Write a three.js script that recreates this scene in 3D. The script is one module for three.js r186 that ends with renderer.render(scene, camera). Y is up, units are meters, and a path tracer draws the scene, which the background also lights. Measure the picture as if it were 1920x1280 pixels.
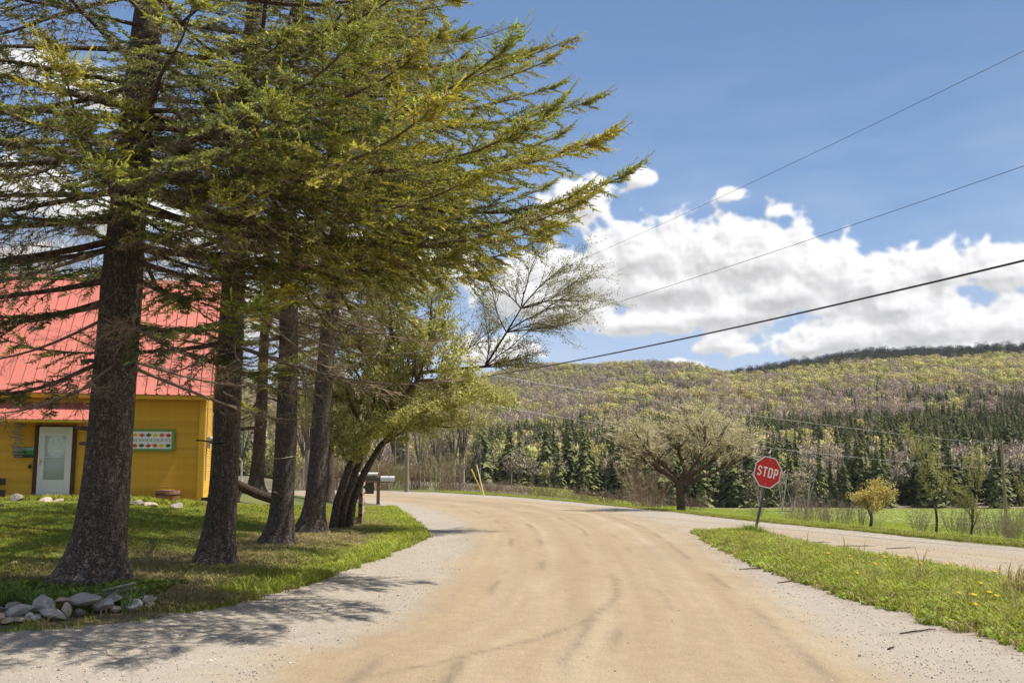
import * as THREE from 'three';
import { mergeGeometries } from 'three/addons/utils/BufferGeometryUtils.js';
import { RoundedBoxGeometry } from 'three/addons/geometries/RoundedBoxGeometry.js';

// ---------------------------------------------------------------- camera, sky, sun, exposure
const scene = new THREE.Scene();
const camera = new THREE.PerspectiveCamera(37.84, 1.5, 0.1, 9000);
camera.position.set(0, 1.6, 0);
camera.rotation.set(THREE.MathUtils.degToRad(7.325), 0, 0);
const renderer = new THREE.WebGLRenderer();
renderer.toneMapping = THREE.LinearToneMapping;
renderer.toneMappingExposure = 1.66;
renderer.shadowMap.enabled = true;

const SUN_EL = 63 * Math.PI / 180, SUN_AZ = -12 * Math.PI / 180;     // azimuth from +x towards the viewer
const sunDir = new THREE.Vector3(Math.cos(SUN_EL) * Math.cos(SUN_AZ), Math.sin(SUN_EL), Math.cos(SUN_EL) * Math.sin(SUN_AZ));
const sun = new THREE.DirectionalLight(new THREE.Color(1, 0.94, 0.83), 5.0);
sun.name = 'sun'; sun.position.copy(sunDir).multiplyScalar(120).add(new THREE.Vector3(0, 0, -25));
sun.target.position.set(0, 0, -25); scene.add(sun, sun.target);
sun.castShadow = true; Object.assign(sun.shadow.camera, { left: -70, right: 70, top: 70, bottom: -70, near: 1, far: 300 }); sun.shadow.mapSize.set(4096, 4096);

// ---------------------------------------------------------------- noise and random numbers
function rngOf(seed) { let s = seed | 0; return () => { s = (s + 0x6d2b79f5) | 0; let t = Math.imul(s ^ (s >>> 15), 1 | s); t = (t + Math.imul(t ^ (t >>> 7), 61 | t)) ^ t; return ((t ^ (t >>> 14)) >>> 0) / 4294967296; }; }
const PERM = new Uint8Array(512); { const r = rngOf(7); const p = [...Array(256).keys()]; for (let i = 255; i > 0; i--) { const j = Math.floor(r() * (i + 1)); [p[i], p[j]] = [p[j], p[i]]; } for (let i = 0; i < 512; i++) PERM[i] = p[i & 255]; }
const G2X = new Float32Array(256), G2Y = new Float32Array(256); for (let i = 0; i < 256; i++) { G2X[i] = Math.cos(i * 0.7391); G2Y[i] = Math.sin(i * 0.7391); }
function noise(x, y, wrap = 256) {
  const xi = Math.floor(x), yi = Math.floor(y), fx = x - xi, fy = y - yi;
  const m = (n) => ((n % wrap) + wrap) % wrap, x0 = m(xi) & 255, x1 = m(xi + 1) & 255, y0 = m(yi) & 255, y1 = m(yi + 1) & 255;
  const u = fx * fx * fx * (fx * (fx * 6 - 15) + 10), v = fy * fy * fy * (fy * (fy * 6 - 15) + 10);
  const h = (a, b) => PERM[PERM[a] + b];
  const g = (k, dx, dy) => G2X[k] * dx + G2Y[k] * dy;
  const a = g(h(x0, y0), fx, fy), b = g(h(x1, y0), fx - 1, fy), c = g(h(x0, y1), fx, fy - 1), d = g(h(x1, y1), fx - 1, fy - 1);
  return (a + u * (b - a) + v * (c - a + u * (a - b - c + d))) * 1.42;
}
function fbm(x, y, oct = 4, wrap = 256) { let s = 0, a = 0.5, f = 1; for (let i = 0; i < oct; i++) { s += a * noise(x * f + i * 17, y * f + i * 31, wrap * f); a *= 0.5; f *= 2; } return s; }
const clamp = (x, a = 0, b = 1) => Math.min(b, Math.max(a, x)), sst = (a, b, x) => { const t = clamp((x - a) / (b - a)); return t * t * (3 - 2 * t); }, mix = (a, b, t) => a + (b - a) * t;
const mix3 = (a, b, t) => [mix(a[0], b[0], t), mix(a[1], b[1], t), mix(a[2], b[2], t)];
const interp = (tab, x) => { if (x <= tab[0][0]) return tab[0][1]; for (let i = 1; i < tab.length; i++) if (x <= tab[i][0]) { const t = (x - tab[i - 1][0]) / (tab[i][0] - tab[i - 1][0]); return mix(tab[i - 1][1], tab[i][1], t); } return tab[tab.length - 1][1]; };

// ---------------------------------------------------------------- sky: blue air with fair weather cumulus
// cloud heaps: [azimuth, elevation, half width, half height] in degrees; azimuth 0 is straight ahead, right is positive
const HEAPS = [
  [7.2, 12.6, 3.4, 2.3], [9.5, 10.8, 5.5, 1.7], [15.5, 10.2, 4.5, 1.7], [21.5, 9.2, 4.0, 1.5], [3.0, 9.6, 3.5, 1.2], [25, 6.4, 5, 1.2], [10.8, 12.3, 3.6, 2.5], [14.2, 12.2, 3.4, 2.6], [17.6, 11.0, 3.0, 2.3], [4.0, 11.4, 3.2, 2.2], [1.0, 10.6, 3.0, 1.9], [20.6, 10.4, 2.8, 1.8],
  [24.2, 11.0, 2.7, 1.7], [27.4, 10.6, 2.6, 1.4], [8.0, 8.8, 3.8, 1.0], [12.5, 9.2, 3.0, 1.3],
  [19.0, 7.6, 2.8, 1.7], [23.0, 8.0, 3.4, 1.9], [27.5, 7.8, 3.2, 1.8], [16.5, 7.2, 1.6, 0.9], [12.2, 7.5, 1.8, 1.0], [9.5, 6.2, 1.4, 0.6], [-1.0, 7.2, 2.4, 1.2],
  [7.5, 16.9, 0.9, 0.8], [12.7, 15.8, 0.8, 0.5], [15.2, 14.8, 1.0, 0.6], [4.2, 16.2, 1.8, 1.1], [3.6, 14.8, 2.0, 1.1],
  [-26.5, 20.4, 2.6, 1.2], [-23.5, 19.6, 2.0, 1.0], [-27, 14.2, 3.4, 1.6], [-22, 13.6, 3.5, 1.5], [-16, 12.6, 4, 1.6], [-10, 12.0, 4, 1.8], [-5, 11.4, 3, 1.8], [-13, 8.6, 5, 2], [-20, 9, 4, 2], [-28, 9, 5, 2.4],
];
{ const r = rngOf(91); for (let k = 0; k < 130; k++) { const az = 33 + r() * 294, el = 5 + Math.pow(r(), 1.4) * 46, w = 2.2 + r() * 4.2; const n = 2 + Math.floor(r() * 3); for (let j = 0; j < n; j++) HEAPS.push([((az + (r() - 0.5) * w * 2 / Math.cos(el * 0.0174) + 180) % 360) - 180, el + r() * 1.2, w * (0.6 + 0.5 * r()) / Math.cos(el * 0.0174), w * (0.34 + 0.25 * r())]); } }
const SKY_W = 4096, SKY_H = 2048, skyData = new Float32Array(SKY_W * SKY_H * 4);
{
  for (let k = 0; k < 27; k++) { HEAPS[k][1] -= 0.55; HEAPS[k][3] *= 0.9; }
  const cols = [...Array(72)].map(() => []);
  HEAPS.forEach((h) => { for (let b = 0; b < 72; b++) { const c = b * 5 - 177.5; let d = Math.abs(c - h[0]); d = Math.min(d, 360 - d); if (d < h[2] * 1.9 + 7) cols[b].push(h); } });
  const heap = (az, el) => {
    const list = cols[Math.floor((az + 180) / 5) % 72]; let best = -3, base = 0, tot = 0;
    for (const h of list) {
      let dx = az - h[0]; if (dx > 180) dx -= 360; if (dx < -180) dx += 360; dx /= h[2];
      let dy = (el - h[1]) / h[3]; if (dy < 0) dy *= 1.5;                      // flat undersides
      const v = 1 - Math.sqrt(dx * dx + dy * dy); if (v > -1.2) { const w = Math.exp(5 * v); tot += w; base += w * dy; } if (v > best) best = v;
    }
    return tot ? [Math.log(tot) / 5, base / tot] : [-3, 0];
  };
  const puff = (az, el) => { let s = 0, a = 0.5, f = 0.42; for (let i = 0; i < 6; i++) { const n = noise(az * f + 9.1 * i + 300, el * f * 1.25 + 5.7 * i, 256); s += a * (i < 3 ? 1 - 2.2 * Math.abs(n) : n * 0.8); a *= 0.53; f *= 2.07; } return s; };
  const dens = (az, el) => { const h = heap(az, el); if (h[0] < -1.1) return [-2, 0]; return [h[0] + 0.74 * (puff(az, el) - 0.34), h[1]]; };
  for (let y = 0; y < SKY_H; y++) {
    const el = (y + 0.5) / SKY_H * 180 - 90;
    for (let x = 0; x < SKY_W; x++) {
      const i = (y * SKY_W + x) * 4; let az = (x + 0.5) / SKY_W * 360 - 180 + 90; if (az > 180) az -= 360;   // equirect u to azimuth from -z
      let c;
      if (el < -1) c = [0.30, 0.29, 0.24];
      else {
        const t = clamp(el / 30);
        c = [interp([[0, 0.58], [0.2, 0.46], [0.45, 0.245], [0.75, 0.172], [1, 0.142]], t), interp([[0, 0.70], [0.2, 0.60], [0.45, 0.40], [0.75, 0.30], [1, 0.258]], t), interp([[0, 0.86], [0.2, 0.82], [0.45, 0.69], [0.75, 0.56], [1, 0.49]], t)];
        if (el > 30) { const k = clamp((el - 30) / 60); c = mix3(c, [0.09, 0.19, 0.42], k); }
        const thin = fbm(az * 0.12 + 40, el * 0.5, 4); const hz = clamp(thin * 0.5 + 0.12) * sst(28, 8, el) * 0.5; c = mix3(c, [0.85, 0.88, 0.93], hz);
        const [d, b] = dens(az, el);
        if (d > -0.22) {
          const a = sst(-0.14, 0.19, d);
          const [d2] = dens(az + 0.55, el + 0.75), [d3] = dens(az + 0.2, el + 0.25);
          const core = sst(0.1, 0.9, d), relief = clamp(0.5 + (d - d2) * 0.7 + (d - d3) * 0.9);
          let lit = mix(0.68, 1.07, relief) * mix(1, clamp(0.80 + 0.32 * (b + 0.3), 0.66, 1), core);
          const cc = [lit * 0.98, lit * 0.975, lit * 0.985];
          c = mix3(c, cc, a);
        }
      }
      skyData[i] = c[0] * 0.63; skyData[i + 1] = c[1] * 0.63; skyData[i + 2] = c[2] * 0.63; skyData[i + 3] = 1;
    }
  }
}
const skyTex = new THREE.DataTexture(skyData, SKY_W, SKY_H, THREE.RGBAFormat, THREE.FloatType);
skyTex.mapping = THREE.EquirectangularReflectionMapping; skyTex.magFilter = THREE.LinearFilter; skyTex.needsUpdate = true;
scene.background = skyTex; scene.environment = skyTex;

// ---------------------------------------------------------------- helpers
const names = new Map();
function numbered(name) { const n = names.get(name) ?? 0; names.set(name, n + 1); return n ? `${name}_${String(n).padStart(3, '0')}` : name; }
function shade(o) { o.traverse((m) => { if (m.isMesh) { m.castShadow = true; m.receiveShadow = true; } }); return o; }
function put(o, name, label, category, group, kind) {
  o.name = numbered(name); if (label) o.userData.label = label; if (category) o.userData.category = category; if (group) o.userData.group = group; if (kind) o.userData.kind = kind;
  scene.add(shade(o)); return o;
}
function part(parent, name, geometry, material, kind) { const m = new THREE.Mesh(geometry, material); m.name = name; m.castShadow = m.receiveShadow = true; if (kind) m.userData.kind = kind; parent.add(m); return m; }
function thing(name, label, category, [x, y, z], turn = 0, group) { const g = new THREE.Group(); g.position.set(x, y, z); g.rotation.y = turn; return put(g, name, label, category, group); }
const V = (x, y, z) => new THREE.Vector3(x, y, z);

// geometry collector: triangles and tubes with uv in metres and vertex colours
class MB {
  constructor() { this.p = []; this.c = []; this.u = []; this.i = []; this.n = []; }
  tri(a, b, c, col, col2 = col, out = null, soft = 0.65) {      // out: a direction that the face and its shading turn to
    if (out) { const ux = b[0] - a[0], uy = b[1] - a[1], uz = b[2] - a[2], vx = c[0] - a[0], vy = c[1] - a[1], vz = c[2] - a[2]; if ((uy * vz - uz * vy) * out[0] + (uz * vx - ux * vz) * out[1] + (ux * vy - uy * vx) * out[2] < 0) [b, c] = [c, b]; }
    const k = this.p.length / 3; this.p.push(a[0], a[1], a[2], b[0], b[1], b[2], c[0], c[1], c[2]);
    const ux = b[0] - a[0], uy = b[1] - a[1], uz = b[2] - a[2], vx = c[0] - a[0], vy = c[1] - a[1], vz = c[2] - a[2];
    let nx = uy * vz - uz * vy, ny = uz * vx - ux * vz, nz = ux * vy - uy * vx; const l = Math.hypot(nx, ny, nz) || 1; nx /= l; ny /= l; nz /= l;
    if (out) { const ol = Math.hypot(...out) || 1; const hd = 1 - soft; nx = nx * hd + out[0] / ol * soft; ny = ny * hd + out[1] / ol * soft; nz = nz * hd + out[2] / ol * soft; const q = Math.hypot(nx, ny, nz) || 1; nx /= q; ny /= q; nz /= q; }
    for (let j = 0; j < 3; j++) this.n.push(nx, ny, nz);
    this.c.push(col[0], col[1], col[2], col[0], col[1], col[2], col2[0], col2[1], col2[2]); this.u.push(0, 0, 1, 0, 0.5, 1); this.i.push(k, k + 1, k + 2);
  }
  quad(a, b, c, d, col) { this.tri(a, b, c, col); this.tri(a, c, d, col); }
  tube(pts, radii, sides, col, opt = {}) {                     // pts: arrays [x, y, z]; a round tapering stem
    const k0 = this.p.length / 3, m = pts.length; let nx = 0, ny = 0, nz = 0, len = 0, first = true;
    for (let j = 0; j < m; j++) {
      const a = pts[Math.max(0, j - 1)], b = pts[Math.min(m - 1, j + 1)]; let tx = b[0] - a[0], ty = b[1] - a[1], tz = b[2] - a[2]; const tl = Math.hypot(tx, ty, tz) || 1; tx /= tl; ty /= tl; tz /= tl;
      if (first) { if (Math.abs(ty) > 0.9) { nx = 1; ny = 0; nz = 0; } else { nx = 0; ny = 1; nz = 0; } first = false; }
      let d = nx * tx + ny * ty + nz * tz; nx -= d * tx; ny -= d * ty; nz -= d * tz; const nl = Math.hypot(nx, ny, nz) || 1; nx /= nl; ny /= nl; nz /= nl;
      const bx = ty * nz - tz * ny, by = tz * nx - tx * nz, bz = tx * ny - ty * nx;
      if (j) len += Math.hypot(pts[j][0] - pts[j - 1][0], pts[j][1] - pts[j - 1][1], pts[j][2] - pts[j - 1][2]);
      for (let s = 0; s <= sides; s++) {
        const th = s / sides * Math.PI * 2, r = radii[j] * (opt.wob ? opt.wob(th, j, len) : 1), cs = Math.cos(th), sn = Math.sin(th), ox = nx * cs + bx * sn, oy = ny * cs + by * sn, oz = nz * cs + bz * sn;
        this.p.push(pts[j][0] + ox * r, pts[j][1] + oy * r, pts[j][2] + oz * r); this.n.push(ox, oy, oz); this.c.push(col[0], col[1], col[2]);
        this.u.push(s / sides * (opt.around ?? Math.max(0.05, radii[0] * 6.28)), len + (opt.v0 ?? 0));
      }
    }
    for (let j = 0; j < m - 1; j++) for (let s = 0; s < sides; s++) { const a = k0 + j * (sides + 1) + s, b = a + 1, c = a + sides + 1, d = c + 1; this.i.push(a, b, c, b, d, c); }
    if (opt.cap) { const e = k0 + (m - 1) * (sides + 1), k = this.p.length / 3; const q = pts[m - 1]; this.p.push(q[0], q[1], q[2]); this.n.push(0, 1, 0); this.c.push(...(opt.capCol ?? col)); this.u.push(0.5, len); for (let s = 0; s < sides; s++) this.i.push(e + s, e + s + 1, k); }
  }
  geo(smooth = false) {
    const g = new THREE.BufferGeometry(); g.setAttribute('position', new THREE.Float32BufferAttribute(this.p, 3)); g.setAttribute('color', new THREE.Float32BufferAttribute(this.c, 3)); g.setAttribute('uv', new THREE.Float32BufferAttribute(this.u, 2));
    g.setIndex(new THREE.BufferAttribute(new Uint32Array(this.i), 1)); if (smooth) g.computeVertexNormals(); else g.setAttribute('normal', new THREE.Float32BufferAttribute(this.n, 3)); return g;
  }
}
const box = (w, h, d, x = 0, y = 0, z = 0, r = 0.004) => { const g = r ? new RoundedBoxGeometry(w, h, d, 1, Math.min(r, w / 2.5, h / 2.5, d / 2.5)) : new THREE.BoxGeometry(w, h, d); g.translate(x, y, z); return g; };
const cyl = (r1, r2, h, n = 12, x = 0, y = 0, z = 0) => { const g = new THREE.CylinderGeometry(r1, r2, h, n); g.translate(x, y, z); return g; };
const merge = (list) => mergeGeometries(list.map((g) => { const q = g.index ? g.toNonIndexed() : g.clone(); for (const k of Object.keys(q.attributes)) if (!['position', 'normal', 'uv'].includes(k)) q.deleteAttribute(k); return q; }));
function bar(a, b, r, n = 6) { const d = V(...b).sub(V(...a)), g = new THREE.CylinderGeometry(r, r, d.length(), n); g.applyQuaternion(new THREE.Quaternion().setFromUnitVectors(V(0, 1, 0), d.clone().normalize())); g.translate((a[0] + b[0]) / 2, (a[1] + b[1]) / 2, (a[2] + b[2]) / 2); return g; }

function tex(w, h, f, srgb = true, rep = null) {           // f(x, y) -> [r, g, b] linear 0..1 (or a number); tiles
  const d = new Uint8Array(w * h * 4), enc = (c) => Math.round(255 * (srgb ? (c <= 0.0031308 ? c * 12.92 : 1.055 * Math.pow(c, 1 / 2.4) - 0.055) : c));
  for (let y = 0; y < h; y++) for (let x = 0; x < w; x++) { const v = f(x / w, y / h), i = (y * w + x) * 4; if (typeof v === 'number') { const k = enc(clamp(v)); d[i] = d[i + 1] = d[i + 2] = k; } else for (let c = 0; c < 3; c++) d[i + c] = enc(clamp(v[c])); d[i + 3] = 255; }
  const t = new THREE.DataTexture(d, w, h); t.wrapS = t.wrapT = THREE.RepeatWrapping; t.magFilter = THREE.LinearFilter; t.minFilter = THREE.LinearMipmapLinearFilter; if (srgb) t.colorSpace = THREE.SRGBColorSpace; if (rep) t.repeat.set(rep[0], rep[1]); t.needsUpdate = true; return t;
}
const std = (o) => new THREE.MeshStandardMaterial({ roughness: 0.9, metalness: 0, ...o });
const lin = (r, g, b) => new THREE.Color().setRGB(r, g, b);

// ---------------------------------------------------------------- terrain shape (x to the right, d = -z away along the road)
const ROAD_POLY = [[-30, 7.4], [-12, 8.2], [-7, 8.9], [-5, 9.5], [-3.75, 10.4], [-3.2, 11.9], [-2.8, 14.7], [-2.4, 19.2], [-2.1, 23], [-2.3, 26.2], [-3.25, 32.2], [-4.5, 39.5], [-5.3, 44], [-7, 47], [-12, 52], [-24, 57], [-45, 63], [-120, 75], [-120, 92], [-45, 80], [-18, 78], [-9, 75.5], [-5, 70], [-0.6, 61.5], [3.6, 49], [7.4, 32.2], [10.5, 20.9], [13.6, 9], [18, -5], [30, -40], [-30, -40]];
const ISLAND = [[4.75, 25.9], [5.5, 26.1], [6.3, 25.3], [6.2, 22.6], [6.5, 20], [6.85, 17.4], [7.2, 15], [7.6, 12], [8.6, 8], [10, 2], [12, -20], [6.5, -20], [5.2, 3], [4.66, 9.2], [4.45, 11.4], [4.22, 13.4], [4.2, 16.6], [4.3, 19.5], [4.5, 23]];
function polyDist(poly, x, d) {                              // signed distance, positive inside
  let best = 1e9, inside = false;
  for (let i = 0, j = poly.length - 1; i < poly.length; j = i++) {
    const [ax, ay] = poly[j], [bx, by] = poly[i], ex = bx - ax, ey = by - ay, t = clamp(((x - ax) * ex + (d - ay) * ey) / (ex * ex + ey * ey)), qx = x - ax - ex * t, qy = d - ay - ey * t;
    best = Math.min(best, qx * qx + qy * qy); if ((by > d) !== (ay > d) && x < (ax - bx) * (d - by) / (ay - by) + bx) inside = !inside;
  }
  return (inside ? 1 : -1) * Math.sqrt(best);
}
const edgeWob = (x, d) => 0.16 * fbm(x * 1.1, d * 1.1, 4) + 0.10 * noise(x * 3.7, d * 3.7);
const roadS = (x, d) => Math.min(polyDist(ROAD_POLY, x, d), -polyDist(ISLAND, x, d)) + edgeWob(x, d);
const valleyS = (x, d) => (x - 10.6) * 0.955 + (d - 20.6) * 0.296;      // metres beyond the far edge of the crossing road
const GT = [[-0.6, 0.10], [-0.3, 0.085], [-0.1, 0.052], [-0.04, 0.056], [0.06, 0.068], [0.177, 0.085], [0.235, 0.092], [0.34, 0.108], [0.51, 0.116], [0.8, 0.118]];
const leftY = [[4, 0.0], [9.5, 0.05], [13, 0.2], [16, 0.14], [20, 0.12], [26, 0.1], [34, 0.1], [46, 0.0], [70, 0.0]];
function height(x, d) {
  // lawn on the left, rising towards the house
  let h = 0; const lawn = sst(-1.6, -4.6, x + Math.max(0, 0.25 * (d - 26)) * (d < 60 ? 1 : 0));
  if (x < 0 && d < 62) {
    const up = interp(leftY, d), bank = sst(-5, -11.5, x) * interp([[6, 0.1], [12, 0.36], [22, 0.58], [30, 0.62], [42, 0.7], [50, 0.3], [60, 0.0]], d);
    h += lawn * up + bank * (d < 60 ? 1 : 0) + lawn * 0.04 * fbm(x * 0.5, d * 0.5, 3);
    h -= 0.06 * Math.exp(-(((x + 3.2 + 0.02 * (d - 14)) / 0.35) ** 2)) * sst(12, 14, d) * sst(26, 22, d);
  }
  h += 0.05 * sst(0, 0.8, polyDist(ISLAND, x, d)) * (d < 27 && x > 3 && x < 12 ? 1 : 0);
  const s = valleyS(x, d), a = x / Math.max(d, 60);
  if (s > 1.2) {
    const floor = mix(-5.2, -9.8, sst(-0.06, 0.22, a));
    h += floor * (1 - Math.pow(1 - clamp((s - 1.2) / (floor < -7 ? 130 : 170)), 1.3));
  }
  if (d > 250) {
    const G = interp(GT, a), D1 = mix(1500, 1900, sst(0.1, 0.3, a)), D0 = 300, base = mix(-5.2, -9.8, sst(-0.06, 0.22, a));
    const t = clamp((d - D0) / (D1 - D0)); let top = G * D1 + 1.6, hh = base + (top - base) * (0.55 * t + 0.45 * t * t);
    if (d > D1) { const k = sst(D1, D1 + 500, d); hh = top * (1 - 0.35 * k); const F = interp([[-0.5, 0.06], [-0.1, 0.075], [-0.04, 0.084], [0, 0.094], [0.03, 0.0985], [0.18, 0.0985], [0.26, 0.08], [0.5, 0.07]], a); hh = Math.max(hh, mix(hh, F * 2650, sst(D1 + 250, 2650, d))); }
    hh += (t > 0.02 ? 1 : 0) * sst(300, 700, d) * (14 * fbm(x / 260, d / 260, 4) + 4 * fbm(x / 60 + 9, d / 60, 3));
    h = mix(h, hh, sst(250, 330, d));
  }
  // higher ground behind the house
  if (x < -8 && d > 62) h += sst(62, 260, d) * sst(-0.3, -0.6, a) * Math.min(24, (d - 62) * 0.12) * (d < 300 ? 1 : sst(700, 300, d));
  return h;
}
const roadY = (x, d) => 0.03 * fbm(x * 0.3, d * 0.12, 2);
const groundY = (x, d) => height(x, d) + (d < 120 ? roadY(x, d) * sst(-0.5, 0.5, roadS(x, d)) : 0);
const at = (x, d, dy = 0) => [x, groundY(x, d) + dy, -d];

// ---------------------------------------------------------------- textures
const grainTex = tex(1024, 1024, (u, v) => {                   // packed dirt: fine grains and tiny stones
  const a = noise(u * 200, v * 200, 200), b = noise(u * 90 + 3, v * 90, 90), c = noise(u * 32, v * 32, 32), e = noise(u * 9, v * 9, 9), g = 0.80 + 0.09 * a + 0.07 * b + 0.06 * c + 0.05 * e;
  const sp = noise(u * 130 + 50, v * 130 + 9, 130), peb = sp > 0.62 ? 0.16 : sp < -0.66 ? -0.3 : 0; return [g + peb, g + peb, g + peb * 0.95];
});
const grainBump = tex(1024, 1024, (u, v) => 0.5 + 0.22 * noise(u * 200, v * 200, 200) + 0.2 * noise(u * 60, v * 60, 60) + (noise(u * 130 + 50, v * 130 + 9, 130) > 0.6 ? 0.2 : 0), false);
const soilTex = tex(1024, 1024, (u, v) => { const g = 0.74 + 0.16 * noise(u * 150, v * 150, 150) + 0.14 * noise(u * 64, v * 64, 64) + 0.10 * noise(u * 20, v * 20, 20), k = noise(u * 40 + 7, v * 40, 40) * 0.08; return [g + k, g, g - k]; });
const barkH = (u, v) => {                                      // scaly spruce bark: small upright flakes
  const wx = 0.9 * noise(u * 8 + 3, v * 14, 8), wy = 0.9 * noise(u * 8 + 40, v * 14, 8);
  let best = 9, sec = 9; const X = u * 20 + wx, Y = v * 26 + wy, xi = Math.floor(X), yi = Math.floor(Y);
  for (let j = -1; j <= 1; j++) for (let i = -1; i <= 1; i++) { const cx = xi + i, cy = yi + j, h1 = PERM[PERM[((cx % 20) + 20) % 20] + (((cy % 26) + 26) % 26)], h2 = PERM[h1 + 57], dx = cx + h1 / 255 - X, dy = cy + h2 / 255 - Y, dd = dx * dx + dy * dy; if (dd < best) { sec = best; best = dd; } else if (dd < sec) sec = dd; }
  return clamp((Math.sqrt(sec) - Math.sqrt(best)) * 1.3 + 0.30 * noise(u * 30, v * 40, 30) + 0.22 * noise(u * 9 + 20, v * 6, 9));
};
const barkTex = tex(512, 1024, (u, v) => {
  const e = barkH(u, v), n = noise(u * 90, v * 130, 90), m = noise(u * 5, v * 8, 5), li = sst(0.25, 0.6, noise(u * 11 + 5, v * 16 + 2, 11) + 0.6 * noise(u * 60, v * 90, 60));
  let c = mix3([0.062, 0.042, 0.032], mix3([0.15, 0.107, 0.085], [0.21, 0.16, 0.132], clamp(0.5 + m)), sst(0.0, 0.6, e)); c = c.map((k) => k * (0.9 + 0.3 * n)); return mix3(c, [0.30, 0.275, 0.24], li * 0.55);
});
const barkBump = tex(512, 1024, (u, v) => clamp(0.1 + 0.7 * sst(0, 0.7, barkH(u, v)) + 0.12 * noise(u * 80, v * 120, 80)), false);
const barkMat = std({ map: barkTex, bumpMap: barkBump, bumpScale: 0.05, roughness: 0.95, vertexColors: true });
const twigMat = std({ vertexColors: true, roughness: 0.95 });
const plantMat = std({ vertexColors: true, roughness: 0.9, side: THREE.DoubleSide });
const plainVC = (o = {}) => std({ vertexColors: true, ...o });
const leafMat = new THREE.MeshPhysicalMaterial({ vertexColors: true, roughness: 1, transmission: 0.35, thickness: 0, specularIntensity: 0.3 });
const needleMat = new THREE.MeshPhysicalMaterial({ vertexColors: true, roughness: 0.9, specularIntensity: 0.5, transmission: 0.4, thickness: 0 });
const grassMat = new THREE.MeshPhysicalMaterial({ vertexColors: true, roughness: 0.8, transmission: 0.3, thickness: 0, specularIntensity: 0.4 });
grassMat.roughness = 0.95;
const woodGrain = (a, b, seed) => tex(256, 512, (u, v) => { const n = fbm(u * 12 + seed, v * 1.5, 4, 12) + 0.5 * noise(u * 60, v * 4, 60); return mix3(a, b, clamp(0.5 + n * 0.8)); });

// ---------------------------------------------------------------- ground sheet and gravel roads
const axis = (lo, hi, c, fine, grow) => { const out = [c]; for (let s = -1; s <= 1; s += 2) { let p = c, k = 0; while (s < 0 ? p > lo : p < hi) { p += s * (fine + grow * Math.abs(p - c)); out.push(p); } } return out.sort((a, b) => a - b); };
{
  const xs = axis(-2600, 2600, -1.5, 0.2, 0.024), ds = axis(-300, 3600, 13, 0.2, 0.019), nx = xs.length, nd = ds.length;
  const P = new Float32Array(nx * nd * 3), C = new Float32Array(nx * nd * 3), U = new Float32Array(nx * nd * 2), I = [];
  for (let j = 0; j < nd; j++) for (let i = 0; i < nx; i++) {
    const x = xs[i], d = ds[j], k = j * nx + i; let y = height(x, d);
    const near = d < 110 && Math.abs(x) < 130, rs = near ? roadS(x, d) : -9;
    y -= 0.12 * sst(0.02, 0.5, rs);                             // the bed that the gravel lies in
    P.set([x, y, -d], k * 3); U.set([x / 2.2, d / 2.2], k * 2);
    const n1 = fbm(x * 0.35, d * 0.35, 4), n2 = fbm(x * 1.3 + 7, d * 1.3, 3), s = valleyS(x, d);
    let c = mix3([0.085, 0.115, 0.022], [0.15, 0.155, 0.045], clamp(0.5 + n1 + 0.4 * n2));       // lawn
    if (x < -2 && d < 30) {                                     // fallen needles and dry thatch under the spruces
      const under = Math.exp(-(((x + 4.6) / 1.9) ** 2)); c = mix3(c, [0.25, 0.165, 0.095], clamp(under * (0.95 + 1.4 * n1) + 0.35 * clamp(n2)) * sst(9, 11.5, d) * 0.95);
    }
    if (s > 0.5) { const meadow = mix3([0.22, 0.27, 0.055], [0.25, 0.295, 0.07], clamp(0.5 + n1)), dry = mix3([0.16, 0.125, 0.075], [0.13, 0.12, 0.05], clamp(0.5 + n2 + n1)); c = mix3(c, mix3(dry, meadow, sst(-0.02, 0.12, x / Math.max(30, d)) * sst(14, 34, s)), sst(1.5, 7, s)); }
    if (d > 285) c = mix3(c, [0.23, 0.175, 0.125], sst(285, 305, d));
    if (d > 60 && x < -10) c = mix3(c, [0.17, 0.13, 0.08], 0.7);
    C.set(c, k * 3);
  }
  for (let j = 0; j < nd - 1; j++) for (let i = 0; i < nx - 1; i++) { const a = j * nx + i; I.push(a, a + 1, a + nx, a + 1, a + nx + 1, a + nx); }
  const g = new THREE.BufferGeometry(); g.setAttribute('position', new THREE.BufferAttribute(P, 3)); g.setAttribute('color', new THREE.BufferAttribute(C, 3)); g.setAttribute('uv', new THREE.BufferAttribute(U, 2)); g.setIndex(I); g.computeVertexNormals();
  put(new THREE.Mesh(g, std({ map: soilTex, bumpMap: soilTex, bumpScale: 0.02, vertexColors: true, roughness: 1 })), 'ground', 'lawn, roadside verge, green valley field and wooded hills', 'ground', null, 'structure');
  console.log('ground', nx, nd);
}
const LANE_L = [[-40, -5.5], [3, -2.4], [8, -1.9], [8.64, -1.86], [11.05, -1.15], [15.4, -0.81], [20.4, -0.7], [26.6, -0.84], [34, -1.61], [40.7, -2.8], [46.9, -4.3], [56, -9.5], [70, -24]];
const LANE_R = [[-40, 1.5], [3, 2.75], [8.4, 2.96], [11, 3.15], [15.9, 3.51], [21.6, 3.86], [27.8, 4.2], [36, 4.1], [44.9, 2.9], [56, -0.5], [68, -9], [80, -30]];
const TRACK = [[-1.21, 7.8], [-0.54, 8.64], [0.2, 9.69], [0.79, 10.86], [1.34, 12.86], [1.55, 15]];
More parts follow.
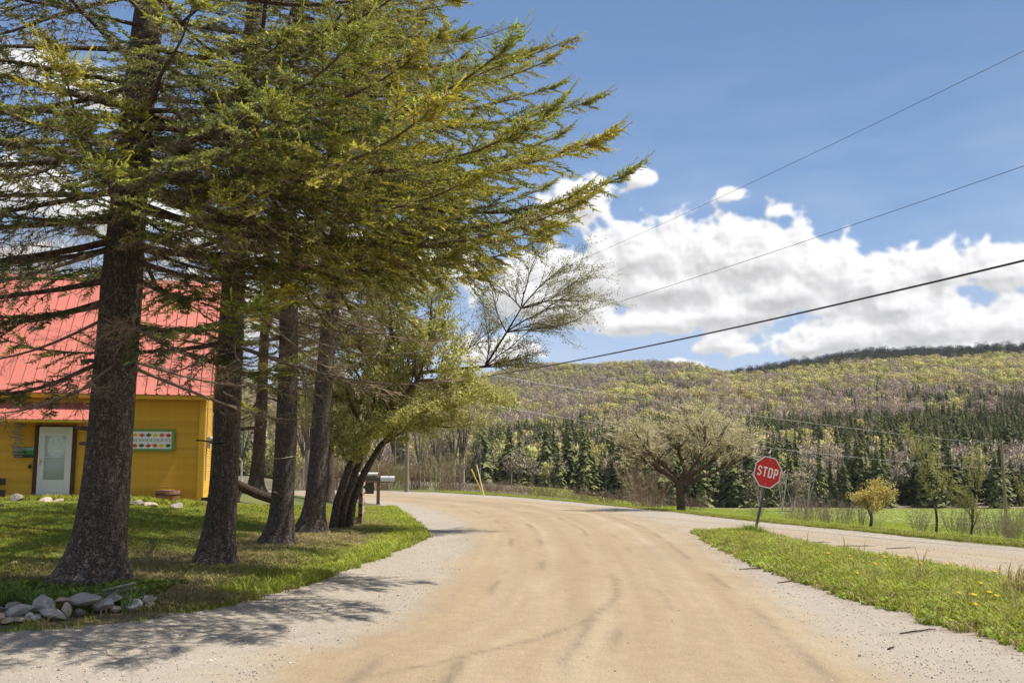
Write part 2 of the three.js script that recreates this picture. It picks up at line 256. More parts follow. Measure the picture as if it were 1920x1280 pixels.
{
  const xs = axis(-60, 24, 0.4, 0.045, 0.009), ds = axis(-12, 92, 7, 0.05, 0.007), nx = xs.length, nd = ds.length, id = new Int32Array(nx * nd).fill(-1), P = [], C = [], U = [], I = [], S = new Float32Array(nx * nd);
  const TAN = [0.332, 0.246, 0.15], PALE = [0.37, 0.32, 0.262], GREY = [0.315, 0.272, 0.222];
  for (let j = 0; j < nd; j++) for (let i = 0; i < nx; i++) S[j * nx + i] = roadS(xs[i], ds[j]);
  const vert = (i, j) => {
    const k = j * nx + i; if (id[k] >= 0) return id[k];
    const x = xs[i], d = ds[j], s = S[k], L = interp(LANE_L, d), R = interp(LANE_R, d), u = (x - L) / (R - L), w = (R - L);
    const n1 = fbm(x * 0.5, d * 0.35, 4), n2 = fbm(x * 2.2 + 5, d * 1.6, 3), n3 = noise(x * 7, d * 7);
    const along = d * 0.10; const st = fbm(u * 7, along * 0.8, 3) + 0.35 * noise(u * 30 + 8, along * 1.7) + 0.5 * n1, fine = noise(u * 80, along * 3);
    let lane = sst(-0.14, 0.07, u + 0.09 * n2 + 0.10 * n1) * sst(1.10, 0.93, u + 0.07 * n2 + 0.05 * n1);
    // the crossing road keeps a worn tan strip
    const vs = valleyS(x, d) ; const cross = sst(-7.5, -6.2, vs + 0.5 * n1) * sst(-0.6, -1.6, vs); const cst = fbm(vs * 2.6 + 30, (d - x) * 0.05, 3);
    let c = mix3(PALE, GREY, clamp(0.5 + 1.1 * n2 + 0.5 * n3));
    c = mix3(c, mix3(mix3(TAN, PALE, 0.62), TAN, sst(-0.15, 0.35, cst + n1 * 0.4)), cross * 0.85);
    const tanv = mix3(TAN, [0.38, 0.302, 0.21], clamp(0.05 + 1.2 * st)), worn = mix3(tanv, [0.275, 0.195, 0.125], clamp(-1.0 * st - 0.12) * 0.75);
    c = mix3(c, worn, lane * 0.95);
    const bands = Math.exp(-(((u - 0.80) / 0.03) ** 2)) * 0.6 * (d > 14 ? 1 : 0.4) + Math.exp(-(((u - 0.33) / 0.025) ** 2)) * 0.35; c = mix3(c, [0.45, 0.375, 0.295], clamp(bands * (0.7 + n1)) * lane * 0.7);
    const rut = Math.exp(-(((u - 0.2) / 0.035) ** 2)) + Math.exp(-(((u - 0.42) / 0.04) ** 2)) + Math.exp(-(((u - 0.62) / 0.035) ** 2)) + Math.exp(-(((u - 0.86) / 0.04) ** 2)); c = mix3(c, [0.27, 0.185, 0.115], clamp(rut * (0.45 + 1.1 * n1 + 0.5 * fine)) * lane * 0.6);   // packed wheel paths
    // loose grit left in thin lines by turning wheels
    let grit = 0; for (const q of [0.16, 0.30, 0.47, 0.55, 0.68, 0.9]) grit = Math.max(grit, Math.exp(-(((u - q - 0.02 * n1) / 0.0115) ** 2)) * sst(0.02, 0.4, noise(u * 3 + q * 40, d * 0.33) + 0.2 * n2));
    for (let t = 0; t < TRACK.length - 1; t++) { const [ax, ad] = TRACK[t], [bx, bd] = TRACK[t + 1], ex = bx - ax, ed = bd - ad, tt = clamp(((x - ax) * ex + (d - ad) * ed) / (ex * ex + ed * ed)), q = Math.hypot(x - ax - ex * tt, d - ad - ed * tt); grit = Math.max(grit, Math.exp(-((q / 0.055) ** 2)) * (0.75 + 0.5 * n3)); }
    c = mix3(c, [0.20, 0.145, 0.098], clamp(grit) * 0.85 * (0.5 + 0.7 * clamp(n3 + 0.5)));
    const k2 = 1 + 0.10 * n1 + 0.06 * n2 + 0.05 * fine * lane + 0.06 * n3; c = c.map((q) => q * k2);
    // brown plant litter washed up along the right-hand verge
    if (x > 2) c = mix3(c, [0.25, 0.19, 0.135], sst(0.45, 0.0, s + 0.5 * n2 + 0.35 * n3) * 0.6);
    const wheel = -0.014 * clamp(st, -0.5, 0.5) * lane, ruts = 0.008 * grit;
    const y = height(x, d) + roadY(x, d) + 0.004 + wheel + ruts + 0.006 * n2 - 0.13 * sst(0.02, -0.2, s);
    id[k] = P.length / 3; P.push(x, y, -d); C.push(...c); U.push(x / 1.9, d / 1.9); return id[k];
  };
  for (let j = 0; j < nd - 1; j++) for (let i = 0; i < nx - 1; i++) {
    const a = j * nx + i; if (Math.max(S[a], S[a + 1], S[a + nx], S[a + nx + 1]) < -0.22) continue;
    const q = vert(i, j), r = vert(i + 1, j), t = vert(i, j + 1), v = vert(i + 1, j + 1); I.push(q, r, t, r, v, t);
  }
  const g = new THREE.BufferGeometry(); g.setAttribute('position', new THREE.Float32BufferAttribute(P, 3)); g.setAttribute('color', new THREE.Float32BufferAttribute(C, 3)); g.setAttribute('uv', new THREE.Float32BufferAttribute(U, 2)); g.setIndex(I); g.computeVertexNormals();
  put(new THREE.Mesh(g, std({ map: grainTex, bumpMap: grainBump, bumpScale: 0.012, vertexColors: true, roughness: 1 })), 'road', 'tan dirt road with pale gravel shoulders and wheel tracks', 'road', null, 'structure');
  console.log('road', nx, nd, I.length / 3);
}

// ---------------------------------------------------------------- big spruces along the lawn
// foliage of one bough, along +x from the trunk: drooping side twigs carrying needle-clad shoots
const boughPath = (t, L, sag, lift) => [L * t * (1 - 0.04 * t), L * (-sag * t + (sag * 0.55 + lift) * Math.pow(t, 2.4)), 0];
function makeBough(seed, L, opt = {}) {
  const r = rngOf(seed), mb = new MB(), wood = new MB(), twigs = new MB(), sag = opt.sag ?? 0.22, lift = opt.lift ?? 0.16, inner = opt.inner ?? 0.26, dense = opt.dense ?? 1;
  const bow = (r() - 0.5) * 0.10, wav = r() * 6, P = (t) => { const p = boughPath(t, L, sag, lift); p[2] = L * bow * Math.sin(t * 3) + 0.04 * Math.sin(t * 9 + wav); p[1] += 0.035 * Math.sin(t * 7 + wav * 2) * L * 0.3; return p; };
  const path = [], rad = []; for (let k = 0; k <= 12; k++) { path.push(P(k / 12)); rad.push((0.008 * L + 0.012) * (1 - 0.88 * Math.pow(k / 12, 0.8)) * (1 + 0.12 * (r() - 0.5)) + 0.002); }
  wood.tube(path, rad, 6, [0.72, 0.66, 0.6]);
  const dirAt = (t) => { const a = P(t - 0.01), b = P(t + 0.01); const v = [b[0] - a[0], b[1] - a[1], b[2] - a[2]], l = Math.hypot(...v); return v.map((q) => q / l); };
  const needle = (o, ax, len, wid, col, tip) => {               // a tuft of needles as a slim blade, radiating round the shoot
    const th = r() * 6.283, up = Math.abs(ax[1]) > 0.9 ? [1, 0, 0] : [0, 1, 0]; let sx = ax[1] * up[2] - ax[2] * up[1], sy = ax[2] * up[0] - ax[0] * up[2], sz = ax[0] * up[1] - ax[1] * up[0]; const sl = Math.hypot(sx, sy, sz); sx /= sl; sy /= sl; sz /= sl;
    const wx = ax[1] * sz - ax[2] * sy, wy = ax[2] * sx - ax[0] * sz, wz = ax[0] * sy - ax[1] * sx, c = Math.cos(th), s = Math.sin(th), rx = sx * c + wx * s, ry = sy * c + wy * s, rz = sz * c + wz * s, qx = -sx * s + wx * c, qy = -sy * s + wy * c, qz = -sz * s + wz * c;
    const f = 0.8, g = 0.55, e = [o[0] + (ax[0] * f + rx * g) * len, o[1] + (ax[1] * f + ry * g) * len, o[2] + (ax[2] * f + rz * g) * len];
    mb.tri([o[0] - qx * wid, o[1] - qy * wid, o[2] - qz * wid], [o[0] + qx * wid, o[1] + qy * wid, o[2] + qz * wid], e, col, tip, [rx, ry + 0.15, rz]);
  };
  const shoot = (o, dx, len, young) => {
    const l = Math.hypot(...dx), ax = dx.map((q) => q / l), n = Math.max(5, Math.round(len * 150 * dense)), tone = 0.7 + 0.6 * r(), yel = clamp(young * 1.15 + 0.3 * (r() - 0.5));
    const a = mix3([0.060, 0.082, 0.018], [0.36, 0.385, 0.046], yel).map((q) => q * tone), b = mix3([0.095, 0.125, 0.026], [0.56, 0.57, 0.078], yel).map((q) => q * tone);
    for (let k = 0; k < n; k++) { const t = (k + r()) / n * len; needle([o[0] + ax[0] * t, o[1] + ax[1] * t, o[2] + ax[2] * t], ax, 0.021 + 0.010 * r(), 0.0066, a, b); }
    const end = [o[0] + ax[0] * len, o[1] + ax[1] * len, o[2] + ax[2] * len]; mb.tri(o, [o[0], o[1] + 0.005, o[2]], end, [0.10, 0.07, 0.04]);
  };
  const second = (o, dir, len, t0, live) => {
    let p = o.slice(), d = dir.slice(); const n = Math.max(4, Math.round(len / 0.11)), pts = [p.slice()], droop = 0.06 + (r() < 0.45 ? 0.26 : 0.10) * r(); 
    for (let k = 0; k < n; k++) {
      d[1] -= droop * (k < n * 0.7 ? 1 : -0.6) * (0.6 + 0.8 * r()) * 0.55; d[0] += (r() - 0.45) * 0.12; d[2] += (r() - 0.5) * 0.16; const l = Math.hypot(...d); d = d.map((q) => q / l); const st = len / n; p = [p[0] + d[0] * st, p[1] + d[1] * st, p[2] + d[2] * st]; pts.push(p.slice());
      const f = (k + 1) / n, hold = live * sst(0.0, 0.35, f + 0.25 * t0);
      for (let side = -1; side <= 1; side += 2) for (let rep = 0; rep < 5; rep++) {
        if (r() > 0.80 * Math.max(hold, 0.12)) { if (r() < 0.6) { const q = [p[0] + d[0] * 0.03 + (r() - 0.5) * 0.16 + d[2] * side * 0.1, p[1] - 0.03 - r() * 0.12, p[2] + (r() - 0.5) * 0.14 - d[0] * side * 0.1]; twigs.tri(p, [p[0] + 0.005, p[1] + 0.006, p[2] + 0.004], q, [0.36, 0.29, 0.215], [0.28, 0.22, 0.165]); } continue; }
        const jit = r() * st, sd = [d[0] * 0.72 + d[2] * side * 0.62 + (r() - 0.5) * 0.3, d[1] * 0.5 + (r() - 0.42) * 0.62, d[2] * 0.72 - d[0] * side * 0.62 + (r() - 0.5) * 0.3], sl = (0.05 + 0.085 * r()) * (1.15 - 0.4 * f);
        shoot([p[0] - d[0] * jit, p[1] - d[1] * jit, p[2] - d[2] * jit], sd, sl, clamp(0.02 + 0.55 * t0 * t0 + 0.45 * f * f * r()));
      }
    }
    shoot(p, [d[0], d[1] + 0.25, d[2]], 0.12 + 0.08 * r(), 0.5 + 0.5 * t0);
    const rr = pts.map((_, k) => 0.0065 * (1 - 0.75 * k / pts.length) * (0.5 + 0.5 * len)); wood.tube(pts.filter((_, k) => k % 2 === 0 || k === pts.length - 1), rr.filter((_, k) => k % 2 === 0 || k === pts.length - 1), 3, [0.9, 0.75, 0.6]);
  };
  const step = 0.135 / dense; let side = 1;
  for (let x = inner * L * 0.35; x < L * 0.985; x += step * (0.7 + 0.6 * r())) {
    const t = x / L; side = -side; const d0 = dirAt(clamp(t, 0.02, 0.98)), live = sst(inner * 0.55, inner * 1.25, t), len = L * 0.235 * Math.pow(1 - t, 0.62) * sst(-0.08, 0.3, t) * (0.7 + 0.6 * r()) + 0.16 + (1 - t) * 0.12; const sp = 0.62 + 0.5 * r();
    const dir = [d0[0] * 0.75, d0[1] * 0.75 + (r() - 0.45) * 0.32 + (r() < 0.14 ? 0.55 : 0), side * sp + d0[2]]; const l = Math.hypot(...dir);
    second(P(t), dir.map((q) => q / l), len * (r() < 0.12 ? 1.35 : 1), t, live * (opt.live ?? 1));
  }
  for (let k = 0; k < 5; k++) { const dd = dirAt(0.97); second(P(0.965 + 0.007 * k), [dd[0], dd[1] + 0.12 + (r() - 0.4) * 0.6, (k - 2) * 0.35], 0.22 + 0.2 * r(), 1, opt.live ?? 1); }
  return { wood: wood.geo(), needles: mb.geo(), twigs: twigs.p.length ? twigs.geo() : null, L };
}
// a dead bough: bare grey twigs
function makeSnag(seed, L) {
  const r = rngOf(seed), mb = new MB(); const sag = 0.12 + 0.2 * r(), P = (t) => [L * t, L * (-sag * t + sag * 0.9 * t * t * t), 0.08 * Math.sin(t * 5 + seed) * L * 0.4]; const pts = [], rad = []; for (let k = 0; k <= 10; k++) { pts.push(P(k / 10)); rad.push((0.0068 * L + 0.006) * (1 - 0.85 * k / 10) + 0.0015); } mb.tube(pts, rad, 5, [0.62, 0.56, 0.5]);
  const sub = (o, d, len, lev) => { const q = []; let p = o.slice(), v = d.slice(); const n = 4; q.push(p.slice()); for (let k = 0; k < n; k++) { v = [v[0] + (r() - 0.5) * 0.5, v[1] + (r() - 0.55) * 0.4, v[2] + (r() - 0.5) * 0.5]; const l = Math.hypot(...v); v = v.map((z) => z / l); p = [p[0] + v[0] * len / n, p[1] + v[1] * len / n, p[2] + v[2] * len / n]; q.push(p.slice()); if (lev < 2) for (let j = 0; j < 2; j++) if (r() < 0.75) sub(p, [v[0] + (r() - 0.5) * 1.4, v[1] + (r() - 0.5) * 0.9, v[2] + (r() - 0.5) * 1.4], len * (0.35 + 0.2 * r()), lev + 1); } mb.tube(q, q.map((_, k) => (lev === 0 ? 0.006 : lev === 1 ? 0.0034 : 0.0022) * (1 - 0.15 * k)), 3, lev ? [0.85, 0.74, 0.6] : [0.7, 0.62, 0.52]); };
  for (let x = 0.12; x < 1; x += 0.045 + 0.05 * r()) sub(P(x), [0.7, (r() - 0.5) * 0.5, (r() < 0.5 ? -1 : 1) * (0.5 + r() * 0.6)], L * 0.2 * (1.1 - x) + 0.16, 0);
  return { wood: mb.geo(), L };
}
const BOUGHS = [
  makeBough(11, 6.2, { sag: 0.26, lift: 0.17, inner: 0.42 }), makeBough(12, 6.0, { sag: 0.17, lift: 0.13, inner: 0.46 }), makeBough(13, 4.8, { sag: 0.24, lift: 0.14, inner: 0.40 }), makeBough(14, 4.6, { sag: 0.15, lift: 0.10, inner: 0.42 }),
  makeBough(15, 3.6, { sag: 0.26, lift: 0.12, inner: 0.36 }), makeBough(16, 3.4, { sag: 0.12, lift: 0.08, inner: 0.36 }), makeBough(17, 2.3, { sag: 0.2, lift: 0.1, inner: 0.16 }), makeBough(18, 5.0, { sag: 0.2, lift: 0.2, inner: 0.36, live: 0.35 }),
];
const SNAGS = [makeSnag(31, 4.2), makeSnag(32, 3.0), makeSnag(33, 2.0)];
console.log('boughs', BOUGHS.map((b) => b.needles.index.count / 3).join(' '));

function trunkGeo(H, R, lean, seed, opt = {}) {
  const r = rngOf(seed), mb = new MB(), n = opt.rings ?? 44, pts = [], rad = []; const ph = r() * 6, lob = [0, 1, 2, 3, 4, 5].map(() => [r() * 6.28, 0.35 + 0.5 * r()]);
  for (let k = 0; k <= n; k++) { const t = k / n, y = -0.25 + (H + 0.25) * Math.pow(t, 1.55); pts.push([lean[0] * y + 0.04 * Math.sin(y * 0.7 + ph) * Math.min(1, y), y, lean[1] * y + 0.03 * Math.sin(y * 0.6 + ph * 2)]); rad.push(Math.max(0.02, R * (1 - Math.pow(Math.max(0, y) / H, 1.15) * 0.93) * (1 + 0.34 * Math.exp(-Math.max(0, y) / 0.38)))); }
  mb.tube(pts, rad, opt.sides ?? 26, [1, 1, 1], { around: Math.round(R * 6.28 / 0.55) || 1, wob: (th, j) => { const y = pts[j][1]; let w = 1 + 0.05 * noise(Math.cos(th) * 1.6 + seed, y * 1.1 + Math.sin(th) * 1.6) + 0.03 * noise(Math.cos(th) * 4 + seed, y * 6 + Math.sin(th) * 4); const f = Math.exp(-Math.max(0, y) / 0.28); for (const [a, s] of lob) w += f * s * 0.62 * Math.pow(Math.max(0, Math.cos(th - a)), 5); for (let q = 0; q < 26; q++) { const ky = 0.9 + ((q * 0.618) % 1) * 6, ka = q * 2.4 + seed; let da = Math.abs(((th - ka) % 6.283 + 9.425) % 6.283 - 3.1416); w += 0.10 * Math.exp(-((y - ky) ** 2) / 0.004 - da * da / 0.012); } return w; } });
  const g = mb.geo(true); const uv = g.attributes.uv; for (let i = 0; i < uv.count; i++) uv.setXY(i, uv.getX(i), uv.getY(i) / 1.1); return g;
}
function spruce(name, label, x, d, H, R, lean, seed, o) {
  const r = rngOf(seed), base = at(x, d), t = thing(name, label, 'tree', base, 0, o.group);
  part(t, 'trunk', trunkGeo(H, R, lean, seed), barkMat);
  const leaves = BOUGHS.map(() => []), dry = BOUGHS.map(() => []), dead = SNAGS.map(() => []);
  const place = (h, az, pitch, L, roll, which) => {
    const b = BOUGHS[which], s = L / b.L, rr = R * (1 - Math.pow(h / H, 1.15) * 0.93) * 0.7;
    const m = new THREE.Matrix4().compose(V(lean[0] * h + Math.cos(az) * rr, h, lean[1] * h - Math.sin(az) * rr), new THREE.Quaternion().setFromEuler(new THREE.Euler(roll, az, pitch, 'YZX')), V(s, s * (0.9 + 0.2 * r()), s * (0.9 + 0.25 * r()) * (r() < 0.5 ? 1 : -1) ));
    const det = m.determinant(); if (det < 0) { const fl = new THREE.Matrix4().makeScale(1, 1, -1); m.multiply(fl); }
    const w = part(t, 'branch', b.wood, branchMat); w.matrixAutoUpdate = false; w.matrix.copy(m); leaves[which].push([m, 0.8 + 0.4 * r(), r()]); if (b.twigs) dry[which].push(m);
  };
  const snag = (h, az, pitch, L, roll, which) => { const b = SNAGS[which], s = L / b.L, m = new THREE.Matrix4().compose(V(lean[0] * h + Math.cos(az) * R * 0.6, h, lean[1] * h - Math.sin(az) * R * 0.6), new THREE.Quaternion().setFromEuler(new THREE.Euler(roll, az, pitch, 'YZX')), V(s, s, s)); const w = part(t, 'dead_branch', b.wood, deadMat); w.matrixAutoUpdate = false; w.matrix.copy(m); };
  for (const [tx, ty, td, which] of o.boughs ?? []) {           // boughs that end at a given point (x, y, d)
    const h = ty - base[1] + (o.rise ?? 0.35), dx = tx - x - lean[0] * h, dz = -td - base[2], dy = ty - base[1] - h, Lh = Math.hypot(dx, dz), L = Math.hypot(Lh, dy) * 1.04, b = BOUGHS[which], e = boughPath(1, 1, [0.26, 0.17, 0.24, 0.15, 0.26, 0.12, 0.2, 0.2][which], [0.17, 0.13, 0.14, 0.10, 0.12, 0.08, 0.1, 0.2][which]);
    place(h, Math.atan2(-dz, dx), Math.atan2(dy, Lh) - Math.atan2(e[1], e[0]), L, (r() - 0.5) * 0.3, which);
  }
  let h = o.from, ga = r() * 6.28;
  while (h < H - 0.8) {
    const top = h / H, many = h > (o.seen ?? 9) ? 2 : o.many ?? 5; 
    for (let k = 0; k < many; k++) {
      ga += 2.399 + (r() - 0.5) * 0.7; const az = ga, hh = h + (r() - 0.5) * 0.3, east = Math.cos(az); let L = interp(o.reach, hh) * (0.72 + 0.42 * r()) * (east > 0.2 ? o.east ?? 1 : east < -0.3 ? o.west ?? 0.85 : 0.95);
      L = Math.min(L, (H - hh) * 0.55 + 0.5); if (hh > (o.seen ?? 9)) L *= 0.72; if (L < 0.5 || (east < -0.3 && r() < (o.thinWest ?? 0.15))) continue;
      const pitch = mix(-0.16, 0.12, top) + (r() - 0.5) * 0.22, roll = (r() - 0.5) * 0.5;
      if (hh < o.from + (o.deadTo ?? 1.4) && r() < (o.deadShare ?? 0.5)) { snag(hh, az, pitch - 0.05, L * (0.6 + 0.3 * r()), roll, Math.floor(r() * 3)); continue; }
      const want = BOUGHS.map((b, i) => [Math.abs(b.L - L) + r() * 1.1 + (i === 7 ? 0.9 : 0), i]).sort((a, b) => a[0] - b[0]); place(hh, az, pitch, L, roll, want[0][1]);
    }
    h += (o.gap ?? 0.36) * (h > (o.seen ?? 9) ? 2.4 : 1) * (0.8 + 0.4 * r());
  }
  for (let k = 0; k < (o.stubs ?? 3); k++) { const hh = 0.7 + r() * (o.from - 0.2), az = r() * 6.28, L = R * 0.3 + 0.05 + 0.14 * r() * r() * 2, m = new MB(); m.tube([[0, 0, 0], [L * 0.5, 0.01, 0], [L, 0.03 * (r() - 0.4), 0.02]], [0.034, 0.028, 0.024], 7, [1.5, 1.4, 1.3], { cap: true, capCol: [2.2, 2.0, 1.8] }); const w = part(t, 'branch_stub', m.geo(), barkMat); w.position.set(lean[0] * hh + Math.cos(az) * R * 0.72, hh, lean[1] * hh - Math.sin(az) * R * 0.72); w.rotation.set(0, az, 0.1); }
  BOUGHS.forEach((b, i) => {
    if (leaves[i].length) { const im = new THREE.InstancedMesh(b.needles, needleMat, leaves[i].length); leaves[i].forEach(([m, tone, hue], k) => { im.setMatrixAt(k, m); im.setColorAt(k, lin(tone * (0.9 + 0.3 * hue), tone, tone * (0.85 + 0.2 * (1 - hue)))); }); im.name = 'needles'; im.userData.kind = 'stuff'; im.castShadow = im.receiveShadow = true; t.add(im); }
    if (dry[i].length && b.twigs) { const im = new THREE.InstancedMesh(b.twigs, twigMat, dry[i].length); dry[i].forEach((m, k) => im.setMatrixAt(k, m)); im.name = 'dead_twigs'; im.userData.kind = 'stuff'; t.add(im); }
  });
  return t;
}
const branchMat = std({ map: barkTex, bumpMap: barkBump, bumpScale: 0.008, vertexColors: true, roughness: 0.95, color: lin(1.15, 1.05, 0.95) });
const deadMat = std({ color: lin(0.30, 0.245, 0.20), vertexColors: true, roughness: 1 });
const reachA = [[2.5, 3.3], [3.5, 4.2], [5, 4.7], [8, 4.7], [11, 4.0], [16, 2.4], [20, 0.8]];
const thickTree = spruce('spruce_tree', 'thickest spruce of the row, its dark scaly trunk standing behind the stone border', -5.28, 12.83, 17, 0.30, [0.047, 0], 101, { group: 'spruces along the lawn', from: 2.7, reach: reachA, seen: 8.2, east: 0.94, west: 1.0, gap: 0.85, many: 5, deadTo: 2.4, deadShare: 0.5, stubs: 5,
  boughs: [[0.25, 4.75, 12.6, 2], [-0.5, 5.6, 12.0, 2], [-0.9, 4.2, 11.9, 3], [-1.6, 6.2, 11.4, 3], [-3.2, 4.4, 10.3, 4], [-4.4, 5.0, 9.8, 4], [-6.0, 4.5, 9.9, 4], [-7.6, 4.9, 10.6, 4], [-2.2, 3.9, 11.2, 5], [-1.4, 5.1, 11.2, 3], [-2.6, 6.4, 10.6, 2], [-7.0, 6.4, 9.8, 3], [-8.4, 5.7, 11.0, 2], [-0.2, 6.9, 12.6, 0], [0.3, 5.6, 11.0, 0], [-0.6, 4.7, 10.3, 2], [-0.1, 5.2, 10.2, 2], [-1.2, 5.8, 9.9, 3], [-5.6, 5.5, 9.5, 3], [-2.0, 4.9, 10.0, 3], [-6.6, 5.4, 9.8, 4], [-4.2, 4.6, 9.9, 4], [0.7, 4.9, 12.2, 0], [0.9, 5.5, 11.8, 1], [-0.9, 5.0, 9.1, 2], [-1.6, 5.6, 8.9, 2], [-2.4, 5.0, 9.2, 3], [-0.2, 5.8, 9.7, 0], [-3.1, 6.0, 9.0, 3], [-8.7, 3.75, 12.1, 4], [-9.1, 4.3, 12.6, 4], [-7.9, 3.35, 11.5, 5], [-8.2, 4.6, 11.2, 4], [-3.1, 3.7, 12.0, 6], [-2.9, 4.1, 12.6, 5], [-6.6, 3.4, 10.9, 6], [-6.6, 7.2, 10.3, 3], [-8.2, 6.9, 11.2, 3], [-4.6, 7.3, 9.9, 3], [-3.0, 7.1, 10.3, 2], [-9.2, 6.4, 12.6, 2], [-1.4, 7.3, 11.4, 0], [-7.4, 5.9, 10.2, 3], [-9.0, 5.4, 11.6, 3]] });
const strapTree = spruce('spruce_tree', 'spruce trunk with a black strap tied round it, nearest the corner of the yellow house', -4.51, 15.47, 18, 0.22, [0.03, 0], 202, { group: 'spruces along the lawn', thinWest: 0.5, from: 3.4, reach: reachA, seen: 9.6, east: 0.95, west: 0.85, gap: 0.85, many: 4, deadTo: 1.4, deadShare: 0.8,
  boughs: [[1.72, 6.15, 15.2, 0], [1.15, 7.35, 15.2, 1], [0.45, 5.2, 15.4, 0], [1.2, 6.4, 14.4, 1], [0.5, 7.9, 14.8, 0], [0.1, 6.0, 13.6, 2], [0.9, 5.75, 14.9, 0]] });
const cordTree = spruce('spruce_tree', 'straight grey spruce trunk with a thin cord tied round it at waist height', -4.55, 19.97, 19, 0.222, [0.0, 0], 303, { group: 'spruces along the lawn', thinWest: 0.5, from: 4.2, reach: reachA, seen: 12, east: 0.95, west: 0.7, gap: 0.85, many: 4, deadTo: 1.8, deadShare: 0.8, boughs: [[0.8, 9.3, 19.6, 1], [0.6, 7.2, 19.4, 0], [0.9, 8.2, 19.2, 0], [1.0, 10.3, 19.6, 7]] });
spruce('spruce_tree', 'leaning spruce trunk with pale lichen, next to the leaning leafy tree', -4.67, 23.53, 19, 0.235, [0.07, 0], 404, { group: 'spruces along the lawn', thinWest: 0.5, from: 5.0, reach: reachA, seen: 13.5, east: 0.85, west: 0.7, gap: 0.9, many: 4, deadTo: 1.8, deadShare: 0.8, boughs: [[-0.1, 12.3, 23.2, 7], [0.2, 11.2, 23, 1]] });
spruce('spruce_tree', 'darker spruce trunk close behind the leaning one', -5.1, 25.6, 17, 0.22, [0.06, 0], 505, { group: 'spruces along the lawn', from: 5.4, reach: [[3, 2.8], [8, 3.2], [16, 2]], seen: 14, east: 0.9, gap: 0.95, many: 4, deadShare: 0.3, stubs: 4 });
spruce('spruce_tree', 'spruce standing far back on the lawn beyond the corner of the house', -10.4, 40.8, 17, 0.27, [0.03, 0], 606, { group: 'spruces at the back of the lawn', from: 3.2, reach: [[3, 3.2], [9, 3.4], [16, 1.6]], gap: 0.6, deadTo: 3, deadShare: 0.55, stubs: 4 });
spruce('spruce_tree', 'slim spruce at the back edge of the lawn by the road', -7.6, 41.5, 16, 0.22, [0, 0], 707, { group: 'spruces at the back of the lawn', from: 4.5, reach: [[3, 3.0], [9, 3.2], [16, 1.5]], gap: 0.6, deadTo: 2, deadShare: 0.4, stubs: 4 });

// ---------------------------------------------------------------- yellow house with red metal roof
const paintTex = tex(256, 256, (u, v) => { const n = 0.9 + 0.10 * fbm(u * 6, v * 20, 4, 6) + 0.05 * noise(u * 60, v * 90, 60); return [n, n, n]; });
const ochre = std({ color: lin(0.76, 0.42, 0.034), map: paintTex, roughness: 0.75 }), ochreB = std({ color: lin(0.71, 0.385, 0.03), map: paintTex, roughness: 0.75 }), ochreC = std({ color: lin(0.80, 0.45, 0.042), map: paintTex, roughness: 0.75 });
const redMetal = std({ color: lin(0.48, 0.14, 0.105), map: tex(256, 256, (u, v) => { const n = 0.92 + 0.14 * fbm(u * 3, v * 3, 4, 3); return [n, n * 0.98, n * 0.97]; }), roughness: 0.6 }), redMetalB = std({ color: lin(0.44, 0.125, 0.092), roughness: 0.6 });
const brownTrim = std({ color: lin(0.085, 0.035, 0.02), roughness: 0.8 }), whitePaint = std({ color: lin(0.78, 0.78, 0.74), map: paintTex, roughness: 0.5 }), blackMetal = std({ color: lin(0.02, 0.019, 0.018), roughness: 0.5, metalness: 0.4 }), greyWood = std({ map: woodGrain([0.20, 0.17, 0.14], [0.36, 0.32, 0.28], 3), roughness: 0.9 }), brass = std({ color: lin(0.55, 0.36, 0.12), metalness: 0.9, roughness: 0.35 }), stoneGrey = std({ color: lin(0.3, 0.28, 0.26), roughness: 0.9 });
const HOUSE = [-9.12, 0.66, -29.6], TURN = 15 * Math.PI / 180;
const house = thing('yellow_house', 'yellow clapboard house with a steep red metal roof, behind the spruces', 'house', HOUSE, TURN);
const inHouse = (x, y, z) => { const c = Math.cos(TURN), s = Math.sin(TURN); return [HOUSE[0] + x * c + z * s, HOUSE[1] + y, HOUSE[2] - x * s + z * c]; };
